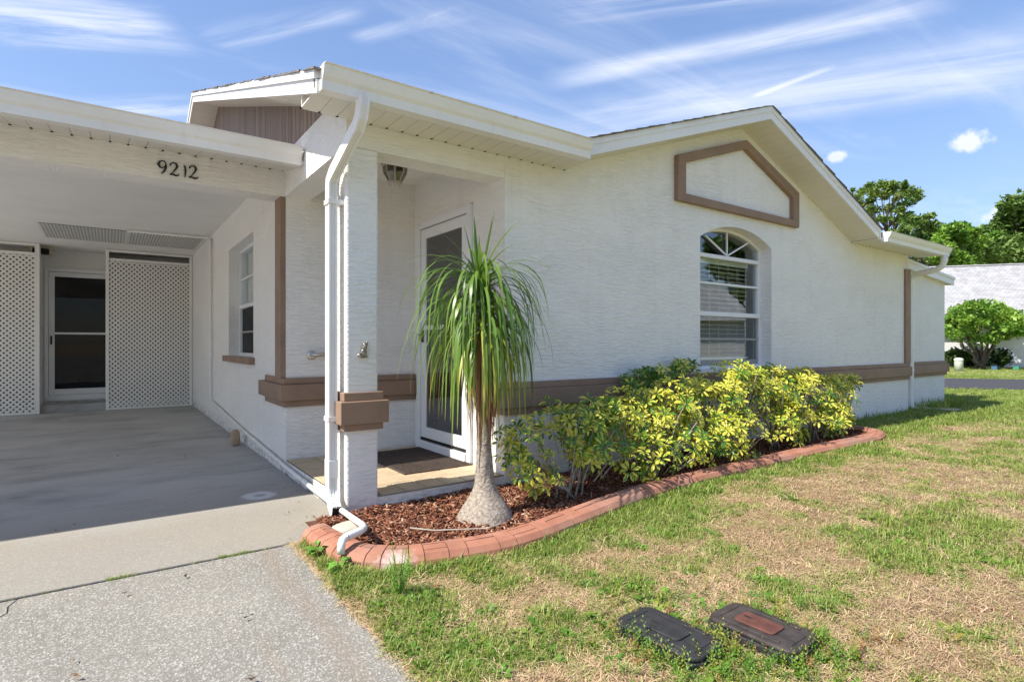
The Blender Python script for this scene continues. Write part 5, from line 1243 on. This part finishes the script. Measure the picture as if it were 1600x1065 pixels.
def palm():
    bx, by = 1.835, 2.83
    p = thing('ponytail_palm', 'ponytail palm with swollen grey base and drooping strap leaves', 'palm', (bx, by, 0))
    lean = lambda z: (bx-.035*z*.58, by+.025*z)
    prof = [(-.03, .180), (0, .181), (.03, .174), (.06, .160), (.09, .143), (.127, .119), (.16, .096), (.19, .079), (.23, .065), (.28, .056), (.36, .051), (.46, .044), (.60, .041), (.85, .038), (1.1, .036), (1.30, .034), (1.45, .022)]
    mb = MB(); n = 36; vs = []; fs = []; r = random.Random(9)
    zz = np.linspace(-.03, 1.45, 90)
    for z in zz:
        R = float(np.interp(z, [q[0] for q in prof], [q[1] for q in prof])); cx, cy = lean(z)
        for k in range(n):
            t = 2*math.pi*k/n; dd = 1+.055*(float(vnoise(np.array(t*3.5+2), np.array(z*26), 3))-.5)+(.06*math.sin(t*3+1)+.04*math.sin(5*t))*max(0, 1-z/.22)*.8
            vs.append((cx+R*dd*math.cos(t), cy+R*dd*math.sin(t), z))
    for i in range(len(zz)-1):
        for k in range(n): fs.append((i*n+k, i*n+(k+1) % n, (i+1)*n+(k+1) % n, (i+1)*n+k))
    fs.append(tuple(range((len(zz)-1)*n, len(zz)*n)))
    mb.add(vs, fs).build('trunk', 'palmbark', p, True)
    # dry leaf skirt
    mb = MB()
    for k in range(150):
        a = r.uniform(0, 6.28) if k % 3 else r.uniform(-2.4, -.2); z1 = r.uniform(.85, 1.15); z0 = r.uniform(.38, .75); cx, cy = lean(z1); d = Vector((math.cos(a), math.sin(a), 0)); w = r.uniform(.003, .006); sd = Vector((-d.y, d.x, 0))*w
        q = [Vector((cx, cy, z1))+d*.045, Vector((cx, cy, (z0+z1)/2))+d*(.075+r.uniform(0, .03)), Vector((cx+r.uniform(-.02, .02), cy, z0))+d*(.058+r.uniform(0, .03))]
        b = len(mb.v); mb.add([q[0]-sd, q[0]+sd, q[1]+sd, q[1]-sd, q[2]], [(0, 1, 2, 3), (3, 2, 4)])
    o = mb.build('dry_skirt', 'dryfibre', p); o['kind'] = 'stuff'
    # leaves
    def leaf_geo(a, zb, el, L, w, grav, age0):
        cx, cy = lean(zb); pos = Vector((cx, cy, zb))+Vector((math.cos(a), math.sin(a), 0))*.018; h = Vector((math.cos(a), math.sin(a), 0)); th = el; N_ = 11; st = L/N_; out = []; tw = r.uniform(-.35, .35)
        sd0 = Vector((-h.y, h.x, 0))
        yaw = r.uniform(-.05, .05)
        for i in range(N_+1):
            t = i/N_; ww = w*(1 if t < .5 else 1-.96*((t-.5)/.5)**1.3)*(1.25 if t < .08 else 1)
            d = h*math.cos(th)+Vector((0, 0, math.sin(th))); sd = sd0*math.cos(tw*t)+d.cross(sd0)*math.sin(tw*t); out.append((pos-sd*ww/2, pos+sd*ww/2, t))
            pos = pos+d*st; th = max(th-grav*st*(1.0+t*.4)*max(.05, math.cos(th*.98)), -1.53); h = (h+sd0*yaw*st).normalized(); sd0 = Vector((-h.y, h.x, 0))
            if pos.y > A-.03: pos.y = A-.03-r.uniform(0, .03)
        return out
    parts = []
    for k in range(370):
        u = k/370; a = k*2.39996+r.uniform(-.3, .3)
        zb = 1.06+.42*u+r.uniform(-.03, .03)
        el = (.0+.84*u**.8)+r.uniform(-.35, .3)
        L = r.uniform(.46, .84)*(1 if u < .85 else .8)*(.8 if u < .25 else 1); grav = r.uniform(3.6, 7.4)*(1.2 if u < .3 else 1)*(1 if u < .93 else .5)
        if u > .978: el = r.uniform(1.2, 1.5); L = r.uniform(.28, .46); grav = r.uniform(.2, 1.0); zb = 1.44
        w = r.choice([r.uniform(.010, .016), r.uniform(.014, .023)]); age0 = r.random()*.28 if u > .25 else r.uniform(.15, .7)
        parts.append((leaf_geo(a, zb, el, L, w, grav, age0), age0))
    r.shuffle(parts)
    def emit(lst, name, stuff=False):
        V = []; F = []; G = []
        for out, age0 in lst:
            b = len(V)
            for q in out:
                V += [q[0], q[1]]; g = min(1, age0+max(0, q[2]-.55)**2*1.6*(0.6+age0)+(.45 if q[2] > .93 and age0 > .1 else 0)); G += [g, g]
            for i in range(len(out)-1): F.append((b+2*i, b+2*i+1, b+2*i+3, b+2*i+2))
        off = WL[p.name]; me = fast_mesh(name, np.array([tuple(Vector(v)-off) for v in V]), np.array(F)); fattr(me, 'age', G)
        me.polygons.foreach_set('use_smooth', [True]*len(me.polygons))
        o = link(name, me, p, 'strap')
        if stuff: o['kind'] = 'stuff'
    for q in parts[:290]: emit([q], 'leaf')
    emit(parts[290:], 'leaf_mass', True)
palm()

def whorl_mesh(seed, gbias):
    r = random.Random(seed); V = []; F = []; G = []
    n = r.choice([7, 8, 8, 9])
    for k in range(n):
        a = 2*math.pi*k/n+r.uniform(-.2, .2); l = r.uniform(.044, .070); w = l*r.uniform(.30, .42)/2; dr = r.uniform(-.55, .25); dv = Vector((math.cos(a), math.sin(a), 0)); sd = Vector((-dv.y, dv.x, 0))
        gm = min(1, max(0, gbias+r.uniform(-.3, .3)))
        st = dv*.010; b = len(V)
        def pt(t, s): return st+dv*l*t+sd*w*s*(1 if abs(t-.6) < .3 else .9)+Vector((0, 0, math.sin(t*1.6)*.010+dr*l*t*t-abs(s)*-.004))
        V += [pt(0, 0), pt(.35, -.72), pt(.35, 0), pt(.35, .72), pt(.72, -1), pt(.72, 0), pt(.72, 1), pt(1.0, 0)]
        e = gm*.55-.08; c = gm*1.0+.12; sidev = r.uniform(-.25, .25)
        G += [c, e+sidev, c, e-sidev, e+sidev, c-.12, e-sidev, e+.1]
        F += [(b, b+2, b+1), (b, b+3, b+2), (b+1, b+2, b+5), (b+1, b+5, b+4), (b+2, b+3, b+6), (b+2, b+6, b+5), (b+4, b+5, b+7), (b+5, b+6, b+7)]
    me = fast_mesh('leaf', np.array([tuple(v) for v in V]), np.array(F)); fattr(me, 'green', G); me.materials.append(MAT['varieg']); return me
WH = {'y': [whorl_mesh(i, .10) for i in range(5)], 'm': [whorl_mesh(i+10, .40) for i in range(5)], 'g': [whorl_mesh(i+20, .85) for i in range(4)]}
def shrub(label, base, blobs, stems, seed, mixw):
    s = thing('variegated_shrub', label, 'shrub', base, 'yellow variegated shrubs in the bed'); r = random.Random(seed); off = WL[s.name]; tips = []
    cnt = 0; rest = []
    for (cx, cy, cz, rx, ry, rz, n, gb) in blobs:
        for k in range(n):
            d = Vector((r.gauss(0, 1), r.gauss(0, 1), r.gauss(0, 1))).normalized(); rad = r.random()**.28*(r.uniform(1.05, 1.3) if r.random() < .09 else 1)
            if d.z < -.3 and r.random() < .35: d.z = -d.z
            bumpy = 1+.22*math.sin(d.x*5+cx*9)*math.cos(d.z*6+cy*7)
            p = Vector((cx+d.x*rx*rad*bumpy, cy+d.y*ry*rad*bumpy, cz+d.z*rz*rad*bumpy))
            p.y = min(p.y, A-.07); p.z = max(p.z, .13)
            nrm = (d*.75+Vector((SUN.x*.15, -.35, .75))+Vector((r.uniform(-.4, .4), r.uniform(-.4, .4), r.uniform(-.2, .2)))).normalized()
            q = nrm.to_track_quat('Z', 'Y').to_matrix().to_4x4(); sc = r.choice([r.uniform(.55, .85), r.uniform(.85, 1.1), r.uniform(1.0, 1.3)])
            u = r.random(); ky = 'g' if u < gb[0] else 'm' if u < gb[0]+gb[1] else 'y'
            me = r.choice(WH[ky]); M_ = Matrix.Translation(p-off) @ q @ Matrix.Rotation(r.uniform(0, 6.28), 4, 'Z') @ Matrix.Scale(sc, 4)
            o = bpy.data.objects.new('leaf', me); COL.objects.link(o); o.parent = s; o.matrix_local = M_; cnt += 1
            if k % 3 == 0: tips.append(p)
    # woody stems
    for k in range(stems):
        a = r.uniform(0, 6.28); b0 = Vector((base[0]+math.cos(a)*r.uniform(.02, .16), base[1]+math.sin(a)*r.uniform(.01, .07), base[2]-.03)); t = r.choice(tips)
        t = Vector((b0.x+(t.x-b0.x)*.9, b0.y+(t.y-b0.y)*.9, t.z*.92)); m1 = b0.lerp(t, .4)+Vector((r.uniform(-.03, .03), r.uniform(-.02, .02), .03)); MB().tube([b0, m1, b0.lerp(t, .72)+Vector((r.uniform(-.02, .02), 0, .02)), t], [.009, .0075, .0055, .0035], 7).build('stem', 'twig', s, True)
    mb = MB()
    for t in tips:
        c = Vector((base[0]+(t.x-base[0])*.55, base[1]+(t.y-base[1])*.6, base[2]+(t.z-base[2])*.45)); mb.tube([c, c.lerp(t, .6)+Vector((r.uniform(-.02, .02), 0, .02)), t], [.005, .004, .0025], 4, False)
    o = mb.build('twigs', 'twig', s); o['kind'] = 'stuff'
Yb = 2.86
shrub('leftmost variegated shrub, greener, with bare pale stems at its foot', (2.50, 2.82, .05),
      [(2.12, 2.86, .44, .16, .15, .18, 36, (.12, .5)), (2.20, 2.80, .27, .15, .14, .12, 22, (.15, .5)), (2.62, 2.88, .53, .29, .20, .16, 88, (.25, .48)), (2.66, 2.78, .34, .25, .17, .13, 40, (.14, .5))], 11, 4, None)
shrub('bright yellow variegated shrub leaning over the edging, right of the greener one', (3.28, 2.85, .06),
      [(3.06, 2.86, .56, .22, .20, .17, 70, (.10, .34)), (3.48, 2.86, .54, .36, .23, .25, 138, (.05, .25)), (3.10, 2.64, .30, .26, .16, .15, 38, (.16, .4)), (3.58, 2.64, .30, .32, .16, .15, 34, (.14, .36))], 9, 14, None)
shrub('tallest bright yellow variegated shrub under the arched window', (4.30, 2.88, .07),
      [(4.22, 2.90, .60, .46, .24, .26, 120, (.09, .3)), (4.66, 2.93, .72, .34, .20, .19, 84, (.04, .2)), (4.15, 2.66, .34, .42, .17, .20, 70, (.07, .3))], 9, 24, None)
shrub('rounded yellow variegated shrub below the right edge of the arched window', (5.20, 2.90, .08),
      [(5.05, 2.92, .58, .36, .22, .26, 108, (.09, .3)), (5.40, 2.92, .56, .34, .22, .26, 90, (.10, .32)), (5.10, 2.70, .34, .34, .15, .18, 55, (.08, .3))], 8, 30, None)
shrub('yellow variegated shrub between the rounded one and the wispy end one', (5.95, 2.92, .08),
      [(5.95, 2.94, .50, .42, .22, .26, 112, (.12, .34)), (5.72, 2.94, .70, .24, .16, .12, 46, (.08, .28)), (6.10, 2.78, .30, .34, .15, .16, 50, (.1, .35))], 9, 34, None)
shrub('sparse wispy variegated shrub at the far end of the bed', (6.62, 2.98, .08),
      [(6.55, 2.98, .36, .28, .19, .20, 74, (.12, .36)), (6.86, 3.0, .62, .20, .13, .10, 44, (.08, .3)), (6.42, 3.0, .64, .13, .11, .09, 22, (.12, .36))], 7, 44, None)
shrub('dark green leafed shrub pressed against the wall behind the yellow ones', (3.75, 3.16, .06),
      [(3.66, 3.17, .76, .30, .10, .13, 76, (.72, .24)), (4.20, 3.20, .84, .18, .08, .10, 30, (.4, .4)), (5.62, 3.22, .78, .13, .07, .08, 18, (.4, .4))], 5, 54, None)

# ------------------------------------------------------------------ trees and the street beyond
def leaf_cloud(name, clusters, size, mat, parent, seed, aspect=.55, up=.3, jitter=1.0):
    """clusters (x, y, z, r, n, squash): leaf faces, darker numbers deeper in nothing - tone is a plain per-leaf colour"""
    r = np.random.default_rng(seed); P_ = []; Tn = []
    for (x, y, z, rad, n, sq) in clusters:
        d = r.normal(size=(n, 3)); d /= np.linalg.norm(d, axis=1)[:, None]; rr = rad*r.random(n)[:, None]**.45*(1+.25*r.normal(size=(n, 1))*jitter*.5); p = d*rr; p[:, 2] *= sq; P_.append(p+np.array([x, y, z])); Tn.append(np.clip(r.normal(.5, .22, n)+r.normal(0, .2), 0, 1))
    P_ = np.concatenate(P_); Tn = np.concatenate(Tn); n = len(P_)
    nr = r.normal(size=(n, 3)); nr[:, 2] = np.abs(nr[:, 2])+up; nr /= np.linalg.norm(nr, axis=1)[:, None]; t = np.cross(nr, r.normal(size=(n, 3))); t /= np.linalg.norm(t, axis=1)[:, None]+1e-9; b = np.cross(nr, t); s = size*r.uniform(.6, 1.35, n)[:, None]
    a0 = P_-t*s; a1 = P_+b*s*aspect-nr*s*.12; a2 = P_+t*s; a3 = P_-b*s*aspect-nr*s*.12
    v = np.stack([a0, a1, a2, a3], 1).reshape(-1, 3); off = np.array(WL[parent.name]); f = np.arange(4*n).reshape(n, 4)
    me = fast_mesh(name, v-off, f); fattr(me, 'tone', np.repeat(Tn, 4)); return link(name, me, parent, mat)
def branch(mb, p, q, r0, r1, rnd, n=5, wob=.08):
    p = Vector(p); q = Vector(q); L = (q-p).length; pts = [p]; 
    for k in range(1, n): t = k/n; pts.append(p.lerp(q, t)+Vector((rnd.uniform(-1, 1), rnd.uniform(-1, 1), rnd.uniform(-.5, .5)))*wob*L*.4)
    pts.append(q); mb.tube(pts, [r0+(r1-r0)*i/n for i in range(n+1)], 7)
def at(px, depth, z=None, py=None):
    """point seen in picture column px at a forward distance (used only to lay out the far plan)"""
    r = (px-800)/880; X = depth*(r*.81328+.58186); Y = depth*(-r*.58186+.81328); Z = z if z is not None else 1.07+depth*(537-py)/880
    return Vector((X, Y, Z))
def tree(name, label, base, trunk_h, r0, tips, size, mat, seed, n_each, rad, sq=.7, fill=None, forks=3, aspect=.55):
    t = thing(name, label, 'tree', tuple(base), 'trees beyond the house'); rnd = random.Random(seed); mb = MB(); top = Vector(base)+Vector((rnd.uniform(-.3, .3), rnd.uniform(-.3, .3), trunk_h)); branch(mb, base-Vector((0, 0, .1)), top, r0, r0*.62, rnd, 5, .05)
    forks_ = []
    for k in range(forks):
        a = 2*math.pi*k/forks+rnd.uniform(-.4, .4); c = sum((Vector(q) for q in tips), Vector())/len(tips); f = top.lerp(c, .5)+Vector((math.cos(a), math.sin(a), 0))*rad*1.2; forks_.append(f); branch(mb, top, f, r0*.55, r0*.3, rnd, 4, .12)
    cl = []
    for q in tips:
        q = Vector(q); f = min(forks_, key=lambda v: (v-q).length); branch(mb, f, q, r0*.26, r0*.05, rnd, 4, .15)
        cl.append((q.x, q.y, q.z, rad*rnd.uniform(.7, 1.25), int(n_each*rnd.uniform(.7, 1.3)), sq))
        for j in range(2):
            e = q+Vector((rnd.uniform(-1, 1), rnd.uniform(-1, 1), rnd.uniform(-.4, .6)))*rad*1.15; cl.append((e.x, e.y, e.z, rad*rnd.uniform(.3, .6), int(n_each*.28), sq))
    mb.build('trunk', 'treebark', t, True); leaf_cloud('crown', cl, size, mat, t, seed, aspect=aspect)
R5 = random.Random(12)
# tall pine with open tufts: limbs fan out under a rounded crown
D = 40; base = at(1385, D, .06)
tips = [at(px, D+R5.uniform(-2, 2), py=py) for px, py in [(1338, 310), (1346, 300), (1360, 292), (1378, 288), (1395, 289), (1412, 292), (1425, 300), (1432, 305), (1345, 322), (1362, 312), (1382, 306), (1402, 308), (1420, 316), (1350, 335), (1368, 328), (1388, 326), (1405, 330), (1358, 345), (1375, 342), (1398, 345), (1412, 340), (1342, 331), (1335, 318), (1365, 300), (1390, 297), (1408, 302)]]
tree('pine_tree', 'tall pine with open rounded crown behind the roof edge', base, 6.5, .24, tips, .16, 'crown_pine', 3, 170, .46, .8, forks=5, aspect=.32)
D = 36; base = at(1430, D, .06)
tips = [at(px, D+R5.uniform(-2, 2), py=py) for px, py in [(1400, 378), (1412, 362), (1425, 352), (1440, 362), (1455, 352), (1468, 360), (1440, 345), (1425, 372), (1450, 372), (1465, 382), (1410, 392), (1436, 388), (1478, 372), (1418, 345)]]
tree('loose_tree', 'loose airy tree just right of the pine', base, 3.5, .16, tips, .15, 'crown_oak', 5, 170, .55, .7, forks=4)
D = 34; base = at(1492, D, .06)
tips = [at(px, D+R5.uniform(-2, 2), py=py) for px, py in [(1470, 370), (1480, 362), (1490, 368), (1502, 372), (1512, 366), (1476, 388), (1490, 386), (1505, 390), (1520, 385), (1484, 402), (1502, 405), (1465, 398), (1530, 376), (1498, 355)]]
tree('bushy_tree', 'small bright green tree over the neighbouring roof ridge', base, 3.0, .15, tips, .16, 'crown_ligustrum', 6, 230, .6, .75, forks=4)
D = 42; base = at(1600, D, .06)
tips = [at(px, D+R5.uniform(-3, 3), py=py) for px, py in [(1530, 388), (1545, 375), (1560, 362), (1575, 350), (1588, 335), (1600, 322), (1615, 315), (1632, 312), (1650, 318), (1545, 396), (1562, 384), (1578, 372), (1592, 358), (1606, 345), (1622, 335), (1640, 332), (1660, 335), (1560, 402), (1578, 395), (1595, 385), (1612, 372), (1630, 360), (1650, 355), (1675, 350), (1585, 408), (1605, 402), (1625, 392), (1645, 382), (1670, 372), (1690, 362), (1690, 390), (1660, 400), (1570, 345), (1595, 318)]]
tree('oak_tree', 'big spreading oak at the right edge above the grey roof', base, 4.0, .4, tips, .20, 'crown_oak', 7, 420, 1.05, .75, forks=6)
# backdrop row between, far off
D = 52; base = at(1540, D, .06)
tips = [at(px, D+R5.uniform(-3, 3), py=py) for px, py in [(1440, 405), (1455, 398), (1470, 402), (1488, 396), (1505, 400), (1522, 397), (1540, 400), (1558, 404), (1575, 402), (1600, 404), (1450, 415), (1480, 412), (1510, 412), (1540, 414), (1570, 414), (1610, 412)]]
tree('distant_tree', 'dark low tree mass directly behind the grey roof ridge', base, 3.0, .3, tips, .24, 'crown_oak', 8, 300, 1.2, .6, forks=5)
# neighbouring house with grey shingle roof
def neighbour():
    n = Vector((.8, .6, 0)); t = Vector((.6, -.8, 0)); c = n*29.3
    N_ = thing('neighbour_house', 'white house with pale grey shingle roof across the street', 'house', tuple(c+t*8))
    def q(a, d, z): v = n*(29.3+d)+t*a; return Vector((v.x, v.y, z))
    a0, a1 = -10, 24; ze, zr = 2.15, 5.0
    hole = [(16.9, .85), (18.3, .85), (18.3, 2.0), (16.9, 2.0)]
    holed([(a0, 0), (a1, 0), (a1, 2.3), (a0, 2.3)], [hole], lambda u, v, w: q(u, w, v), .2).build('wall', 'far_wall', N_)
    for a in (a0, a1-.2): MB().prism([q(a, .2, 0), q(a, 10, 0), q(a, 10, 2.3), q(a, 5, 4.6), q(a, .2, 2.3)], t*.2).build('wall', 'far_wall', N_)
    rf = MB().prism([q(a0-.4, -.5, ze), q(a0-.4, 5, zr), q(a0-.4, 5, zr-.12), q(a0-.4, -.5, ze-.12)], t*(a1-a0+.8)).build('roof', 'shingle_far', N_)
    MB().prism([q(a0-.4, 10.5, ze), q(a0-.4, 5, zr), q(a0-.4, 5, zr-.12), q(a0-.4, 10.5, ze-.12)], t*(a1-a0+.8)).build('roof', 'shingle_far', N_)
    # shingle courses as thin steps
    mb = MB(); rr = random.Random(2); m = 40
    for k in range(m):
        f0 = k/m; f1 = (k+1.3)/m; d0 = -.5+5.5*f0; d1 = min(5, -.5+5.5*f1); z0 = ze+(zr-ze)*f0; z1 = ze+(zr-ze)*min(1, f1); x = a0-.4
        while x < a1+.4:
            w = rr.uniform(.25, .5); h = rr.uniform(.012, .030)
            b = min(x+w, a1+.4); mb.add([q(x, d0, z0+h+.01), q(b, d0, z0+h+.01), q(b, d1, z1+.004), q(x, d1, z1+.004), q(x, d0, z0), q(b, d0, z0)], [(0, 1, 2, 3), (4, 5, 1, 0)]); x = b
    o = mb.build('shingle_course', 'shingle_far', rf); o['kind'] = 'stuff'
    MB().prism([q(a0-.4, -.55, ze+.02), q(a0-.4, -.5, ze+.02), q(a0-.4, -.5, ze-.16), q(a0-.4, -.55, ze-.16)], t*(a1-a0+.8)).build('fascia', 'brown', N_)
    MB().prism([q(a0-.4, 4.9, zr+.02), q(a0-.4, 5, zr+.07), q(a0-.4, 5.1, zr+.02)], t*(a1-a0+.8)).build('ridge_cap', 'shingle_far', N_)
    w = MB()
    for a, b, z0, z1 in ((16.9, 16.98, .85, 2.0), (18.22, 18.3, .85, 2.0), (16.98, 18.22, .85, .93), (16.98, 18.22, 1.92, 2.0), (17.56, 17.62, .93, 1.92), (16.98, 18.22, 1.40, 1.45)):
        w.prism([q(a, .03, z0), q(b, .03, z0), q(b, .03, z1), q(a, .03, z1)], n*.06)
    w = w.build('window', 'frame', N_); MB().prism([q(16.98, .07, .93), q(18.22, .07, .93), q(18.22, .07, 1.92), q(16.98, .07, 1.92)], n*.01).build('pane', 'blind', w)
    MB().prism([q(16.7, -.08, .72), q(18.5, -.08, .72), q(18.5, -.08, .84), q(16.7, -.08, .84)], n*.1).build('sill', 'brown', w)
neighbour()
# clipped spreading tree in front of it
def spread():
    D = 22.5; base = at(1535, D, .06); t = thing('ligustrum_tree', 'low spreading bright green tree on several bare stems by the grey roofed house', 'tree', tuple(base)); r = random.Random(4)
    cl = []; mb = MB(); tips = []
    for k in range(95):
        px = 1478+r.random()*118; u = (px-1535)/62; pymin = 468+22*max(0, abs(u)-.35)**1.3*2.0; py = pymin+8+r.random()**1.3*62
        if py > 532-10*abs(u): continue
        q = at(px, D+r.uniform(-1.3, 1.3), py=py); tips.append(q); cl.append((q.x, q.y, q.z, r.uniform(.2, .42), 105, .8))
    for k in range(7):
        q = at(1500+k*11, D+r.uniform(-.6, .6), py=535-r.uniform(0, 12)); f = base+Vector((r.uniform(-.25, .25), r.uniform(-.25, .25), 0)); branch(mb, f, q, .07, .045, r, 4, .12)
        for j in range(4): e = min(tips, key=lambda v: (v-q).length+r.uniform(0, .7)); branch(mb, q, e, .035, .012, r, 3, .15)
    mb.build('trunk', 'treebark', t, True); leaf_cloud('crown', cl, .085, 'crown_ligustrum', t, 4, aspect=.5)
spread()
def low_hedge():
    D = 24.3; c = at(1530, D, .05); h = thing('low_shrubs', 'dark low shrubs under the spreading tree at the house wall', 'hedge', tuple(c)); cl = []; r = random.Random(3)
    for k in range(40):
        q = at(1470+r.random()*112, D+r.uniform(-.5, .5), py=566-r.random()*15); cl.append((q.x, q.y, q.z, .30, 110, .8))
    mb = MB()
    for k in range(8):
        q = at(1480+k*13, D, .05); mb.tube([q, q+Vector((r.uniform(-.1, .1), 0, .5))], .02, 6)
    mb.build('stem', 'treebark', h); leaf_cloud('foliage', cl, .085, 'crown_dark', h, 14)
low_hedge()
q = at(1498, 20.8, .05); pd = thing('utility_pedestal', 'pale utility pedestal on the lawn before the spreading tree', 'utility box', tuple(q))
MB().lathe([(0, .0), (.135, .0), (.135, .40), (.13, .42)], (q.x, q.y, q.z), 14).build('body', 'box_beige', pd, True); MB().lathe([(.145, .40), (.145, .46), (.10, .50), (0, .51)], (q.x, q.y, q.z), 14).build('cap', 'box_beige', pd, True)
for px, m, lb in ((1549, 'flag_blue', 'tiny blue marker flag on the far lawn'), (1583, 'flag_green', 'tiny green marker flag on the far lawn')):
    q = at(px, 19.6, .05); f = thing('marker_flag', lb, 'flag', tuple(q)); MB().tube([q, q+Vector((0, 0, .24))], .006, 5).build('wire', 'steel', f)
    MB().prism([q+Vector((0, 0, .13)), q+Vector((.10, -.13, .14)), q+Vector((.10, -.13, .25)), q+Vector((0, 0, .24))], (.004, .004, 0)).build('cloth', m, f)
# across the front street: a house and trees that the arched window mirrors
def mirrored():
    c = Vector((20, -15, 0)); h = thing('opposite_house', 'grey roofed house across the front street, mirrored in the arched window', 'house', tuple(c)); d = Vector((.85, .53, 0)).normalized(); nn = Vector((.53, -.85, 0))
    def q(a, b, z): v = c+d*a+nn*b; return Vector((v.x, v.y, z))
    MB().prism([q(-9, 0, 0), q(9, 0, 0), q(9, 0, 2.4), q(-9, 0, 2.4)], nn*8).build('wall', 'far_wall', h)
    MB().prism([q(-9.5, -.6, 2.3), q(-9.5, 4, 4.6), q(-9.5, 8.6, 2.3)], d*19).build('roof', 'shingle_far', h)
    for a in (-6, -1, 4): w = MB().prism([q(a, -.04, .9), q(a+1.6, -.04, .9), q(a+1.6, -.04, 2.0), q(a, -.04, 2.0)], nn*.03).build('window', 'frame', h); MB().prism([q(a+.08, -.05, .98), q(a+1.52, -.05, .98), q(a+1.52, -.05, 1.92), q(a+.08, -.05, 1.92)], nn*.005).build('pane', 'pane_dark', w)
mirrored()
def mtree(x, y, hgt_, seed, lb):
    r = random.Random(seed); tips = [Vector((x+r.uniform(-3, 3), y+r.uniform(-3, 3), hgt_*r.uniform(.5, 1))) for _ in range(16)]
    tree('shade_tree', lb, Vector((x, y, 0)), hgt_*.35, .3, tips, .3, 'crown_oak', seed, 200, 1.3, .75, forks=4)
for k, (x, y, h_, lb) in enumerate(((14, -22, 8, 'tree behind the left end of the opposite house, mirrored in the arched window'), (22, -26, 9, 'tall tree behind the middle of the opposite house, mirrored in the window'), (31, -23, 9, 'tall tree behind the right end of the opposite house, mirrored in the window'), (38, -16, 8, 'lone tree standing beyond the opposite house, mirrored in the window'))): mtree(x, y, h_, 60+k, lb)
